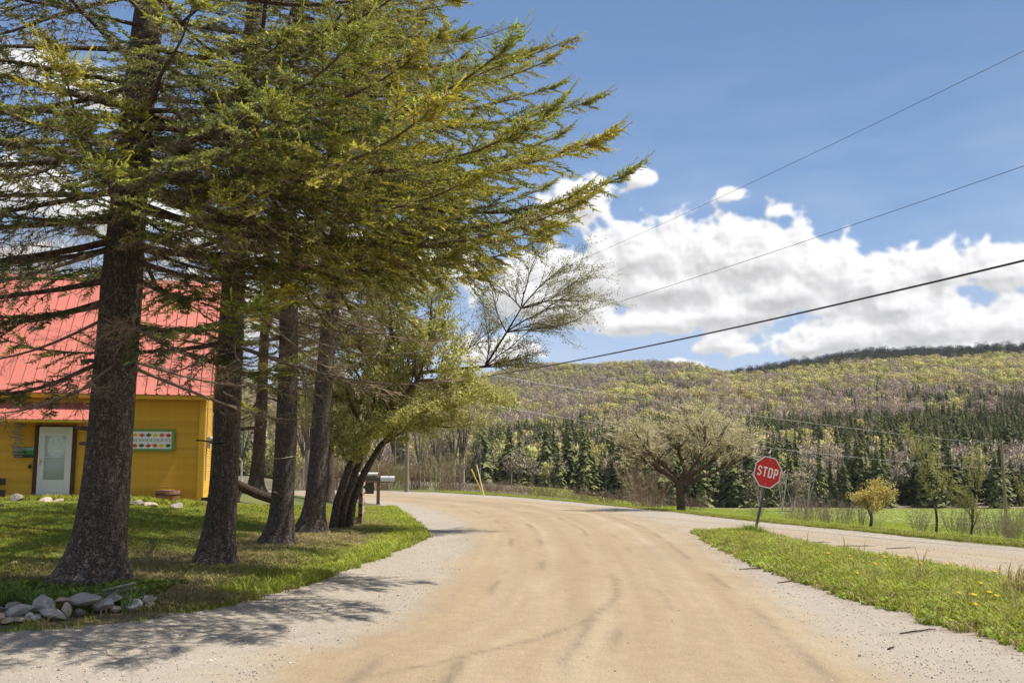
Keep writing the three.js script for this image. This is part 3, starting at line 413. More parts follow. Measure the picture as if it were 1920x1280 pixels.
{
  const LEN = 13.5, DEP = 8, WH = 3.4, RID = 7.15, DX = -4.05, DW = 1.06, DH = 2.16;     // door centre and opening
  part(house, 'foundation', box(LEN - 0.1, 0.7, DEP - 0.1, -LEN / 2, -0.35, -DEP / 2, 0), stoneGrey);
  const wall = new THREE.Group(); wall.name = 'front_wall'; house.add(wall);
  const gable = new THREE.Shape([[-DEP, 0], [0, 0], [0, WH], [-DEP / 2, RID - 0.12], [-DEP, WH]].map(([a, b]) => new THREE.Vector2(a, b)));
  const core = new THREE.ExtrudeGeometry(gable, { depth: LEN - 0.1, bevelEnabled: false }); core.rotateY(-Math.PI / 2); core.translate(-0.05, 0, 0); core.translate(0, 0, -0.05);
  { const g = core; g.computeBoundingBox(); part(house, 'wall_core', g, ochreB); }
  const lap = (w, h) => { const s = new THREE.Shape([[0, 0], [0.026, 0], [0.010, h], [0, h]].map(([a, b]) => new THREE.Vector2(a, b))); const g = new THREE.ExtrudeGeometry(s, { depth: w, bevelEnabled: false }); g.rotateY(-Math.PI / 2); g.scale(1, 1, 1); return g; };
  const shade3 = [ochre, ochreB, ochreC], EXP = 0.087, rr = rngOf(5), cache = new Map();
  const board = (x0, x1, y, parent) => { const w = x1 - x0, key = w.toFixed(3); if (!cache.has(key)) cache.set(key, lap(w, EXP + 0.006)); const m = part(parent, 'clapboard', cache.get(key), shade3[Math.floor(rr() * 3)]); m.position.set(x1, y, 0.0 - 0.05 + 0.012); };
  for (let y = 0.02, k = 0; y < WH - 0.05; y += EXP, k++) { if (y < DH + 0.06) { board(-LEN, DX - DW / 2 - 0.02, y, wall); board(DX + DW / 2 + 0.02, -0.16, y, wall); } else board(-LEN, -0.16, y, wall); }
  const side = new THREE.Group(); side.name = 'side_wall'; side.rotation.y = Math.PI / 2; side.position.set(-0.005, 0, 0); house.add(side);
  for (let y = 0.02; y < RID - 0.5; y += EXP) { const z = y < WH ? DEP : DEP * (1 - (y + EXP - WH) / (RID - WH)); if (z < 0.5) break; const w = z - 0.2, key = 's' + w.toFixed(2); if (!cache.has(key)) cache.set(key, lap(w, EXP + 0.006)); const m = part(side, 'clapboard', cache.get(key), shade3[Math.floor(rr() * 3)]); m.position.set((DEP + w) / 2, y, -0.045); }
  part(house, 'corner_board', box(0.16, WH, 0.04, -0.075, WH / 2, 0.0, 0.003), ochreC); part(house, 'corner_board', box(0.04, WH, 0.16, 0.012, WH / 2, -0.085, 0.003), ochreC); part(house, 'corner_board', box(0.16, WH, 0.04, -LEN + 0.075, WH / 2, 0.0, 0.003), ochreC);
  // roof of ribbed metal panels
  const slope = Math.atan2(RID - WH, DEP / 2), OH = 0.38, RL = (DEP / 2 + OH) / Math.cos(slope) , PW = 0.305, ov = 0.22, np = Math.ceil((LEN + 2 * ov) / PW);
  for (const f of [1, -1]) {
    const roof = new THREE.Group(); roof.name = f > 0 ? 'front_roof' : 'rear_roof'; roof.position.set(0, RID + 0.05, -DEP / 2); roof.rotation.y = f > 0 ? 0 : Math.PI; house.add(roof); const tilt = new THREE.Matrix4().makeRotationX(slope);
    const panel = merge([box(PW - 0.003, 0.012, RL, 0, 0, RL / 2, 0), (() => { const s = new THREE.Shape([[-0.036, 0], [0.036, 0], [0.018, 0.046], [-0.018, 0.046]].map(([a, b]) => new THREE.Vector2(a, b))); const g = new THREE.ExtrudeGeometry(s, { depth: RL, bevelEnabled: false }); g.translate(PW / 2 - 0.034, 0.005, 0); return g; })()]); panel.applyMatrix4(tilt);
    for (let k = 0; k < np; k++) { const m = part(roof, 'roof_panel', panel, k % 3 ? redMetal : redMetalB); m.position.x = f > 0 ? ov - PW * (k + 0.5) : LEN + ov - PW * (k + 0.5); }
    if (f > 0) { const x0 = ov - PW * np / 2; part(roof, 'eave_board', box(LEN + 2 * ov, 0.12, 0.03, x0, -Math.sin(slope) * RL - 0.07, Math.cos(slope) * RL - 0.05, 0.003), ochre); const sf = box(LEN + 2 * ov - 0.1, 0.02, RL - 0.06, x0, -0.045, RL / 2, 0); sf.applyMatrix4(tilt); part(roof, 'roof_deck', sf, ochreB); }
  }
  part(house, 'ridge_cap', merge([box(LEN + 2 * ov + 0.02, 0.015, 0.2, 0, 0, 0.09, 0).rotateX(slope), box(LEN + 2 * ov + 0.02, 0.015, 0.2, 0, 0, -0.09, 0).rotateX(-slope)]).translate(ov - (LEN + 2 * ov) / 2, RID + 0.1, -DEP / 2), redMetalB);
  { const g = box(0.03, 0.16, RL, 0, -0.07, RL / 2, 0.003); g.applyMatrix4(new THREE.Matrix4().makeRotationX(slope)); g.translate(ov - 0.02, RID + 0.03, -DEP / 2); part(house, 'rake_board', g, ochreC); }
  // door
  const door = new THREE.Group(); door.name = 'door'; door.position.set(DX, 0.03, 0.0); house.add(door);
  part(door, 'door_frame', merge([box(0.1, DH, 0.12, -DW / 2 + 0.03, DH / 2, 0.0), box(0.1, DH, 0.12, DW / 2 - 0.03, DH / 2, 0.0), box(DW - 0.06, 0.05, 0.115, 0, DH - 0.02, 0.0), box(DW - 0.06, 0.12, 0.13, 0, 0.06, 0.0)]), brownTrim);
  const W = 0.88, dh = 2.0, gy0 = 0.62, gy1 = 1.86, gw = 0.54;
  part(door, 'storm_door_panel', merge([box((W - gw) / 2, dh, 0.035, -(W + gw) / 4, 0.12 + dh / 2, 0.03), box((W - gw) / 2, dh, 0.035, (W + gw) / 4, 0.12 + dh / 2, 0.03), box(gw, gy0 - 0.12, 0.035, 0, (gy0 + 0.12) / 2, 0.03), box(gw, 2.12 - gy1, 0.035, 0, (gy1 + 2.12) / 2, 0.03), box(gw, 0.025, 0.03, 0, 1.25, 0.032), box(0.6, 0.02, 0.02, 0, 0.56, 0.05), box(0.6, 0.02, 0.02, 0, 0.28, 0.05), box(0.02, 0.28, 0.02, -0.3, 0.42, 0.049), box(0.02, 0.28, 0.02, 0.3, 0.42, 0.049), box(0.62, 0.02, 0.02, 0, 1.95, 0.05)]), whitePaint);
  part(door, 'glass_pane', box(gw, gy1 - gy0, 0.006, 0, (gy0 + gy1) / 2, 0.022, 0), new THREE.MeshPhysicalMaterial({ color: lin(0.95, 0.97, 0.95), roughness: 0.04, transmission: 1, thickness: 0 }));
  part(door, 'lace_curtain', box(gw + 0.02, gy1 - gy0, 0.004, 0, (gy0 + gy1) / 2, 0.003, 0), std({ map: tex(256, 512, (u, v) => { const n = fbm(u * 6, v * 10, 3, 6), s = 0.42 + 0.05 * noise(u * 90, v * 150, 90); const p = v > 0.5 ? sst(0.02, 0.12, Math.abs(n)) : 1; const q = sst(0.50, 0.36, Math.hypot((u - 0.55) * 1.0, (v - 0.76) * 1.5)); return mix3([s, s, s * 0.95], [0.74, 0.73, 0.68], q * (v > 0.5 ? 0.4 + 0.6 * p : 0)); }), roughness: 0.95 }));
  part(door, 'door_handle', merge([box(0.03, 0.2, 0.012, -W / 2 + 0.07, 1.12, 0.055), bar([-W / 2 + 0.07, 1.14, 0.06], [-W / 2 + 0.07, 1.14, 0.1], 0.01), box(0.1, 0.02, 0.02, -W / 2 + 0.11, 1.14, 0.1)]), brass);
  // awning over the door
  const aw = new THREE.Group(); aw.name = 'awning'; aw.position.set(-4.35, 2.9, 0); house.add(aw);
  const asl = 0.56, al = 0.98, AWW = 2.6; for (let k = 0; k < 8; k++) { const g = merge([box(AWW / 8 - 0.003, 0.012, al, 0, 0, al / 2, 0), box(0.04, 0.02, al, AWW / 16 - 0.025, 0.012, al / 2, 0.006)]); g.rotateX(asl); const m = part(aw, 'awning_panel', g, k % 2 ? redMetal : redMetalB); m.position.set(-AWW / 2 + (k + 0.5) * AWW / 8, -0.06, 0.02); }
  part(aw, 'awning_frame', merge([box(AWW, 0.07, 0.035, 0, -0.62, 0.83), box(0.045, 0.06, al - 0.1, -AWW / 2 + 0.05, -0.05, al / 2, 0.004).rotateX(asl).translate(0, -0.06, 0), box(0.045, 0.06, al - 0.1, AWW / 2 - 0.05, -0.05, al / 2, 0.004).rotateX(asl).translate(0, -0.06, 0), bar([AWW / 2 - 0.05, -0.64, 0.8], [AWW / 2 - 0.05, -0.95, 0.02], 0.025), bar([-AWW / 2 + 0.05, -0.64, 0.8], [-AWW / 2 + 0.05, -0.95, 0.02], 0.025)]), ochreC);
  part(house, 'electric_conduit', merge([bar([0.06, 0.6, -0.5], [0.06, 3.6, -0.5], 0.025), box(0.14, 0.34, 0.24, 0.1, 1.75, -0.5, 0.01), cyl(0.08, 0.08, 0.1, 14).rotateZ(Math.PI / 2).translate(0.2, 1.85, -0.5)]), std({ color: lin(0.45, 0.46, 0.46), metalness: 0.5, roughness: 0.5 }));
}
// schoolhouse sign with painted maple leaves
{
  const c = document.createElement('canvas'); c.width = 1024; c.height = 520; const k = c.getContext('2d'); k.fillStyle = '#6f9a4a'; k.fillRect(0, 0, 1024, 520); k.fillStyle = '#ece9e0'; k.fillRect(44, 44, 936, 432);
  const leaf = (x, y, s, col, rot) => { k.save(); k.translate(x, y); k.rotate(rot); k.scale(s, s); k.fillStyle = col; k.beginPath(); const h = [[0, -50], [9, -30], [20, -36], [16, -12], [32, -26], [36, -16], [52, -20], [46, -2], [54, 4], [26, 24], [29, 34], [4, 30], [3, 54], [-3, 54], [-4, 30], [-29, 34], [-26, 24], [-54, 4], [-46, -2], [-52, -20], [-36, -16], [-32, -26], [-16, -12], [-20, -36], [-9, -30]]; h.forEach(([a, b], i) => (i ? k.lineTo(a, b) : k.moveTo(a, b))); k.fill(); k.restore(); };
  const top = ['#e8b83a', '#d8472c', '#246b35', '#f0c530', '#e25a32', '#c8282e'], bot = ['#d8472c', '#246b35', '#c0392b', '#e25a32', '#f0c530', '#1f6a38'];
  for (let i = 0; i < 6; i++) { leaf(120 + i * 157, 130 + (i % 2) * 6, 1.3, top[i], 0.2 * Math.sin(i * 3)); leaf(120 + i * 157, 400 - (i % 2) * 6, 1.3, bot[i], 0.25 * Math.cos(i * 2)); }
  k.fillStyle = '#33302c'; k.font = '104px serif'; k.textAlign = 'center'; k.setTransform(1.18, 0, 0, 1, 0, 0); k.fillText('SCHOOLHOUSE', 524 / 1.18, 300);
  const t = new THREE.CanvasTexture(c); t.colorSpace = THREE.SRGBColorSpace;
  const s = thing('schoolhouse_sign', 'white sign reading SCHOOLHOUSE with painted maple leaves, in a green frame on the house wall', 'sign', inHouse(-1.46, 1.79, 0.01), TURN);
  const f = new THREE.PlaneGeometry(1.2, 0.6); f.translate(0, 0, 0.0385); part(s, 'sign_face', f, std({ map: t, roughness: 0.7 })); part(s, 'sign_board', box(1.2, 0.6, 0.03, 0, 0, 0.02, 0.004), std({ color: lin(0.16, 0.32, 0.08), roughness: 0.7 }));
  part(s, 'sign_frame', merge([box(1.28, 0.05, 0.045, 0, 0.3, 0.028), box(1.28, 0.05, 0.045, 0, -0.3, 0.028), box(0.05, 0.55, 0.045, 0.615, 0, 0.028), box(0.05, 0.55, 0.045, -0.615, 0, 0.028)]), std({ color: lin(0.15, 0.30, 0.07), roughness: 0.7 }));
}
{ // small things by the door
  const L = thing('porch_lamp', 'black lantern on the house wall at the left end of the awning', 'lamp', inHouse(-5.75, 2.72, 0.02), TURN); part(L, 'lamp_bracket', merge([box(0.1, 0.16, 0.03, 0, 0, 0.015), bar([0, 0.04, 0.03], [0, 0.08, 0.16], 0.012)]), blackMetal); part(L, 'lamp_cap', new THREE.ConeGeometry(0.1, 0.09, 6).translate(0, 0.09, 0.17), blackMetal); part(L, 'lamp_cage', cyl(0.075, 0.05, 0.17, 6, 0, -0.03, 0.17), blackMetal);
  const hang = thing('driftwood_chime', 'string of grey driftwood pieces hanging from the awning beside the door', 'chime', inHouse(-4.98, 1.28, 0.34), TURN), r = rngOf(12); part(hang, 'cord', bar([0, -0.1, 0], [0, 1.06, 0], 0.004, 4), greyWood);
  for (let k = 0; k < 13; k++) { const w = 0.16 + 0.18 * r(), m = part(hang, 'driftwood', new THREE.CapsuleGeometry(0.018 + 0.012 * r(), w, 3, 6).rotateZ(Math.PI / 2 + (r() - 0.5) * 0.5), greyWood); m.position.set((r() - 0.5) * 0.1, 0.02 + k * 0.075, (r() - 0.5) * 0.04); m.rotation.y = (r() - 0.5) * 0.8; }
  const c = document.createElement('canvas'); c.width = 256; c.height = 128; const q = c.getContext('2d'); const gr = q.createLinearGradient(0, 0, 0, 128); q.fillStyle = '#8fb3b0'; q.fillRect(0, 0, 256, 40); q.fillStyle = '#2f8f4a'; q.fillRect(0, 34, 256, 60); q.fillStyle = '#17502a'; q.beginPath(); q.ellipse(70, 70, 90, 34, 0, 0, 7); q.fill(); q.fillStyle = '#1d2c1c'; q.fillRect(0, 92, 256, 36); q.fillStyle = '#6b7f66'; for (let i = 0; i < 40; i++) q.fillRect(r() * 256, 94 + r() * 30, 8, 3); const t = new THREE.CanvasTexture(c); t.colorSpace = THREE.SRGBColorSpace;
  const pl = thing('picture_plaque', 'small green landscape plaque on the yellow wall left of the white door', 'plaque', inHouse(-4.86, 1.42, -0.02), TURN); const pf = new THREE.PlaneGeometry(0.5, 0.27); pf.translate(0, 0, 0.0235); part(pl, 'picture', pf, std({ map: t, roughness: 0.4 })); part(pl, 'plaque_board', box(0.52, 0.29, 0.02, 0, 0, 0.012), std({ color: lin(0.03, 0.05, 0.03) }));
  const bell = thing('wall_bell', 'small iron bell mounted left of the door frame', 'bell', inHouse(-4.68, 0.98, 0.0), TURN); part(bell, 'bell_bracket', bar([0, 0.12, -0.02], [0, 0.12, 0.09], 0.009), blackMetal); part(bell, 'bell_cup', new THREE.LatheGeometry([[0.0, 0.1], [0.03, 0.095], [0.036, 0.05], [0.055, 0]].map(([a, b]) => new THREE.Vector2(a, b)), 14).translate(0, 0, 0.08), blackMetal);
  const th = thing('wall_thermometer', 'narrow white thermometer on the wall right of the door', 'thermometer', inHouse(-3.16, 1.33, -0.01), TURN); part(th, 'scale_plate', box(0.06, 0.52, 0.015, 0, 0.16, 0.016), whitePaint); part(th, 'glass_tube', bar([0, -0.02, 0.028], [0, 0.36, 0.028], 0.005), std({ color: lin(0.4, 0.05, 0.04), roughness: 0.2 })); part(th, 'lower_box', box(0.1, 0.12, 0.05, 0, -0.14, 0.03), std({ color: lin(0.25, 0.3, 0.33), roughness: 0.4 }));
  const st = thing('door_step', 'weathered plank step on bricks below the white door', 'step', inHouse(-4.25, -0.06, 0.45), TURN); for (let k = 0; k < 3; k++) part(st, 'plank', box(2.0 - 0.1 * k, 0.045, 0.19, 0.06 * (k - 1), 0.1 + 0.006 * k, -0.22 + k * 0.2, 0.006), greyWood);
  for (const [bx, bz] of [[-0.62, 0.1], [-0.2, 0.12], [0.7, 0.08], [0.75, -0.2], [-0.7, -0.2]]) part(st, 'brick', box(0.2, 0.075, 0.1, bx, 0.037, bz, 0.006), std({ color: lin(0.27, 0.09, 0.05) }));
  const tb = thing('patio_table', 'small black metal table against the yellow wall left of the door', 'table', inHouse(-5.75, -0.06, 0.42), TURN); part(tb, 'table_top', merge([cyl(0.42, 0.42, 0.02, 28, 0, 0.74, 0), new THREE.TorusGeometry(0.42, 0.014, 6, 28).rotateX(Math.PI / 2).translate(0, 0.735, 0)]), blackMetal);
  for (let k = 0; k < 4; k++) { const a = k * Math.PI / 2 + 0.6, p = [0.30, 0.34, 0.26, 0.22, 0.3].map((q, i) => V(Math.cos(a) * q, [0.73, 0.62, 0.42, 0.2, 0][i], Math.sin(a) * q)); part(tb, 'leg', new THREE.TubeGeometry(new THREE.CatmullRomCurve3(p), 14, 0.014, 6), blackMetal); } part(tb, 'leg_ring', new THREE.TorusGeometry(0.25, 0.009, 5, 24).rotateX(Math.PI / 2).translate(0, 0.36, 0), blackMetal);
  const cup = thing('purple_cup', 'purple cup with a drinking straw on the black patio table', 'cup', inHouse(-5.6, 0.69, 0.5), TURN); part(cup, 'cup_body', cyl(0.055, 0.042, 0.2, 16, 0, 0.1, 0), std({ color: lin(0.11, 0.05, 0.26), roughness: 0.4 })); part(cup, 'straw', bar([0.0, 0.18, 0], [0.05, 0.3, 0], 0.006), std({ color: lin(0.08, 0.03, 0.1) }));
  const pav = thing('stone_paving', 'strip of pale flagstones in front of the black patio table', 'paving', inHouse(-6.2, -0.05, 1.0), TURN); for (let k = 0; k < 8; k++) part(pav, 'flagstone', box(0.55 + 0.2 * r(), 0.04, 0.45, -1.4 + (k % 4) * 0.75, 0.005 * r(), -0.25 + Math.floor(k / 4) * 0.5, 0.012), stoneGrey).rotation.y = (r() - 0.5) * 0.1;
}
{ // half-barrel planter
  const p = thing('barrel_planter', 'brown half-barrel planter of dry soil by the corner of the yellow house', 'planter', inHouse(-0.92, -0.13, 0.5), TURN); const red = woodGrain([0.24, 0.095, 0.05], [0.36, 0.16, 0.09], 8), wm = [std({ map: red, roughness: 0.8 }), std({ map: red, color: lin(0.85, 0.85, 0.85), roughness: 0.8 })];
  const N = 18, prof = (y) => 0.25 + 0.085 * Math.sin(clamp(y / 0.46) * 1.75); for (let k = 0; k < N; k++) { const mb = new MB(), a0 = (k + 0.03) / N * 6.2832, a1 = (k + 0.97) / N * 6.2832; for (let j = 0; j < 6; j++) { const y0 = j / 6 * 0.48, y1 = (j + 1) / 6 * 0.48, P = (a, y, q) => [Math.cos(a) * (prof(y) - q), y, Math.sin(a) * (prof(y) - q)]; mb.quad(P(a0, y0, 0), P(a0, y1, 0), P(a1, y1, 0), P(a1, y0, 0), [1, 1, 1]); mb.quad(P(a0, y0, 0.03), P(a1, y0, 0.03), P(a1, y1, 0.03), P(a0, y1, 0.03), [1, 1, 1]); } { const y = 0.48, P = (a, q) => [Math.cos(a) * (prof(y) - q), y, Math.sin(a) * (prof(y) - q)]; mb.quad(P(a0, 0), P(a0, 0.03), P(a1, 0.03), P(a1, 0), [1, 1, 1]); } part(p, 'stave', mb.geo(), wm[k % 2]); }
  for (const y of [0.1, 0.37]) part(p, 'hoop', new THREE.TorusGeometry(prof(y) + 0.001, 0.011, 5, 36).scale(1, 1, 2.2).rotateX(Math.PI / 2).translate(0, y, 0), std({ color: lin(0.09, 0.05, 0.035), metalness: 0.5, roughness: 0.7 })); const soil = new THREE.SphereGeometry(0.3, 18, 8, 0, 6.283, 0, 1.57).scale(1, 0.22, 1); { const q = soil.attributes.position, rr = rngOf(3); for (let i = 0; i < q.count; i++) q.setY(i, q.getY(i) + 0.012 * rr()); soil.computeVertexNormals(); } part(p, 'dry_soil', soil.translate(0, 0.42, 0), std({ color: lin(0.2, 0.13, 0.09), map: soilTex }));
}
// ---------------------------------------------------------------- stop sign
{
  const s = thing('stop_sign', 'red octagonal STOP sign on a leaning metal post at the grass corner', 'sign', at(5.99, 24.95), 0.32); s.rotation.z = -0.235; s.rotation.order = 'ZYX';
  const steel = std({ color: lin(0.20, 0.21, 0.19), metalness: 0.6, roughness: 0.55 });
  const post = new THREE.Shape([[-0.038, 0.0], [-0.026, 0.0], [-0.02, 0.03], [0.02, 0.03], [0.026, 0.0], [0.038, 0.0], [0.038, 0.005], [0.03, 0.006], [0.023, 0.036], [-0.023, 0.036], [-0.03, 0.006], [-0.038, 0.005]].map(([a, b]) => new THREE.Vector2(a, b))); part(s, 'post', new THREE.ExtrudeGeometry(post, { depth: 2.1, bevelEnabled: false }).rotateX(-Math.PI / 2).translate(0, -0.25, 0.0), steel);
  const oct = (r) => { const q = []; for (let k = 0; k < 8; k++) { const a = (k + 0.5) * Math.PI / 4; q.push(new THREE.Vector2(Math.cos(a) * r, Math.sin(a) * r)); } return new THREE.Shape(q); };
  const R = 0.381 / Math.cos(Math.PI / 8), cy = 1.56;
  part(s, 'sign_plate', new THREE.ExtrudeGeometry(oct(R), { depth: 0.003, bevelEnabled: false }).translate(0, cy, 0.004), std({ color: lin(0.88, 0.85, 0.80), roughness: 0.45 }));
  part(s, 'red_face', new THREE.ShapeGeometry(oct(R - 0.024)).translate(0, cy, 0.0085), std({ color: lin(0.60, 0.018, 0.013), map: tex(256, 256, (u, v) => { const n = 0.93 + 0.12 * fbm(u * 4, v * 4, 4, 4); return [n, n, n]; }), roughness: 0.4 }));
  const wm = std({ color: lin(0.88, 0.85, 0.80), roughness: 0.45 }), Z = 0.0105, letter = (sh, x) => part(s, 'letter', new THREE.ShapeGeometry(sh, 10).translate(x, cy - 0.122, Z), wm);
  const H = 0.245, Wd = 0.115, T = 0.034, rect = (x0, y0, x1, y1) => new THREE.Shape([new THREE.Vector2(x0, y0), new THREE.Vector2(x1, y0), new THREE.Vector2(x1, y1), new THREE.Vector2(x0, y1)]);
  const ring = (x0, y0, x1, y1, rad) => { const rr = (sh, a, b, c, d, q) => { sh.moveTo(a + q, b); sh.lineTo(c - q, b); sh.quadraticCurveTo(c, b, c, b + q); sh.lineTo(c, d - q); sh.quadraticCurveTo(c, d, c - q, d); sh.lineTo(a + q, d); sh.quadraticCurveTo(a, d, a, d - q); sh.lineTo(a, b + q); sh.quadraticCurveTo(a, b, a + q, b); return sh; }; const o = rr(new THREE.Shape(), x0, y0, x1, y1, rad); o.holes.push(rr(new THREE.Path(), x0 + T, y0 + T, x1 - T, y1 - T, rad * 0.45)); return o; };
  { const m = H / 2, S = new THREE.Shape(); const pts = [[0, 0.052], [T, 0.052], [T, T + 0.012], [T + 0.012, T], [Wd - T - 0.012, T], [Wd - T, T + 0.012], [Wd - T, m - T / 2 - 0.01], [Wd - T - 0.012, m - T / 2 + 0.002], [0.03, m - T / 2 + 0.012], [0, m + 0.03], [0, H - 0.04], [0.035, H], [Wd - 0.035, H], [Wd, H - 0.04], [Wd, H - 0.06], [Wd - T, H - 0.06], [Wd - T, H - T - 0.012], [Wd - T - 0.012, H - T], [T + 0.012, H - T], [T, H - T - 0.012], [T, m + 0.045], [T + 0.012, m + 0.028], [Wd - 0.03, m + 0.014], [Wd, m - 0.02], [Wd, 0.04], [Wd - 0.035, 0], [0.035, 0], [0, 0.04]]; pts.forEach(([a, b], i) => (i ? S.lineTo(a, b) : S.moveTo(a, b))); letter(S, -0.292); }
  { const S = new THREE.Shape(); [[Wd / 2 - T / 2, 0], [Wd / 2 + T / 2, 0], [Wd / 2 + T / 2, H - T], [Wd + 0.004, H - T], [Wd + 0.004, H], [-0.004, H], [-0.004, H - T], [Wd / 2 - T / 2, H - T]].forEach(([a, b], i) => (i ? S.lineTo(a, b) : S.moveTo(a, b))); letter(S, -0.138); }
  letter(ring(0, 0, Wd + 0.008, H, 0.042), 0.014);
  { const S = new THREE.Shape(); S.moveTo(0, 0); S.lineTo(T, 0); S.lineTo(T, 0.095); S.lineTo(Wd - 0.04, 0.095); S.quadraticCurveTo(Wd, 0.095, Wd, 0.135); S.lineTo(Wd, H - 0.04); S.quadraticCurveTo(Wd, H, Wd - 0.04, H); S.lineTo(0, H); S.lineTo(0, 0); const P = new THREE.Path(); P.moveTo(T, 0.095 + T); P.lineTo(T, H - T); P.lineTo(Wd - T - 0.012, H - T); P.quadraticCurveTo(Wd - T, H - T, Wd - T, H - T - 0.012); P.lineTo(Wd - T, 0.107 + T); P.quadraticCurveTo(Wd - T, 0.095 + T, Wd - T - 0.012, 0.095 + T); P.lineTo(T, 0.095 + T); S.holes.push(P); letter(S, 0.176); }
  for (const y of [cy + 0.30, cy - 0.29]) part(s, 'bolt', cyl(0.009, 0.009, 0.008, 8).rotateX(Math.PI / 2).translate(0, y, 0.012), std({ color: lin(0.7, 0.7, 0.68), metalness: 0.8, roughness: 0.4 }));
}
// ---------------------------------------------------------------- mailboxes, fence, guy wires, poles
const poleMat = std({ map: woodGrain([0.17, 0.12, 0.085], [0.32, 0.25, 0.19], 21), roughness: 0.9 });
{
  const st = thing('mailbox_stand', 'brown timber post with a crossboard carrying the mailboxes at the bend', 'mailbox stand', at(-6.05, 45.5), 0.15); const wd = std({ map: woodGrain([0.16, 0.08, 0.05], [0.26, 0.15, 0.10], 5) });
  part(st, 'post', box(0.15, 1.35, 0.15, 0, 0.55, 0), wd); part(st, 'crossboard', box(1.7, 0.05, 0.34, -0.25, 1.0, 0.0), wd); part(st, 'back_board', box(0.85, 0.5, 0.04, -0.62, 0.72, -0.05), std({ color: lin(0.07, 0.075, 0.06) })); part(st, 'reflector', cyl(0.05, 0.05, 0.012, 14).rotateX(Math.PI / 2).translate(0, 0.8, 0.085), std({ color: lin(0.5, 0.05, 0.03), roughness: 0.3 }));
  const mailbox = (x, y, label, mat, len) => { const b = thing('mailbox', label, 'mailbox', [-6.05 + x, st.position.y + y, -45.5 + 0.05], 0.15, 'mailboxes at the bend'); const sh = new THREE.Shape(); sh.moveTo(-0.1, 0); sh.lineTo(0.1, 0); sh.lineTo(0.1, 0.14); sh.absarc(0, 0.14, 0.1, 0, Math.PI, false); sh.lineTo(-0.1, 0); part(b, 'box_body', new THREE.ExtrudeGeometry(sh, { depth: len, bevelEnabled: false, curveSegments: 10 }).rotateY(Math.PI / 2).translate(-len / 2, 0, 0), mat); part(b, 'box_door', box(0.012, 0.2, 0.19, -len / 2 - 0.006, 0.105, 0, 0.004), mat); part(b, 'flag', merge([box(0.015, 0.16, 0.006, 0.06, 0.2, 0.105), box(0.06, 0.05, 0.006, 0.08, 0.26, 0.105)]), std({ color: lin(0.45, 0.03, 0.02) })); return b; };
  const pale = std({ color: lin(0.62, 0.64, 0.66), metalness: 0.3, roughness: 0.35 }), dark = std({ color: lin(0.06, 0.07, 0.06), roughness: 0.4 });
  mailbox(0.42, 1.03, 'pale grey mailbox at the right end of the timber crossboard', pale, 0.62); mailbox(-0.28, 1.03, 'dark mailbox next to the timber post', dark, 0.55); mailbox(-0.9, 1.03, 'dark mailbox at the far end of the crossboard', dark, 0.5);
  const tb = thing('newspaper_tube', 'long pale newspaper tube lying over the dark mailboxes', 'tube', [-6.05 - 0.5, st.position.y + 1.34, -45.5 + 0.08], 0.15); part(tb, 'tube_shell', new THREE.CylinderGeometry(0.09, 0.09, 0.95, 14, 1, true).rotateZ(Math.PI / 2), std({ color: lin(0.55, 0.57, 0.58), side: THREE.DoubleSide, roughness: 0.4 })); part(tb, 'hanger', merge([box(0.03, 0.12, 0.03, -0.3, -0.13, 0), box(0.03, 0.12, 0.03, 0.3, -0.13, 0)]), dark);
  // short rail fence running away from the viewer
  const f = thing('rail_fence', 'short weathered rail fence ending beside the leaning tree', 'fence', at(-4.12, 27.4), 0); const rw = std({ map: woodGrain([0.15, 0.09, 0.06], [0.30, 0.20, 0.14], 15) }), gy = (x, d) => groundY(x, d) - f.position.y;
  for (const [px, pd] of [[0, 0], [-0.35, 2.3], [-0.7, 4.6]]) part(f, 'fence_post', box(0.11, 1.25, 0.11, px, gy(px - 4.12, 27.4 + pd) + 0.5, -pd, 0.012), rw);
  for (const h of [0.3, 0.58, 0.86, 1.08]) for (const k of [0, 1]) part(f, 'rail', (() => { const m = new MB(), a = [-0.35 * k + 0.03, h + 0.03 * k, -2.3 * k + 0.22], b = [-0.35 * (k + 1) + 0.07, h + 0.02, -2.3 * (k + 1) - 0.2]; m.tube([a, [(a[0] + b[0]) / 2, (a[1] + b[1]) / 2 - 0.02, (a[2] + b[2]) / 2], b], [0.05, 0.055, 0.045], 6, [1, 1, 1], { cap: true }); return m.geo(); })(), rw);
}
const wire = (pts, r, mat) => new THREE.Mesh(new THREE.TubeGeometry(new THREE.CatmullRomCurve3(pts), 60, r, 5), mat);
const span = (a, b, sag) => [...Array(25)].map((_, i) => { const t = i / 24; return V(mix(a[0], b[0], t), mix(a[1], b[1], t) - 4 * sag * t * (1 - t), mix(a[2], b[2], t)); });
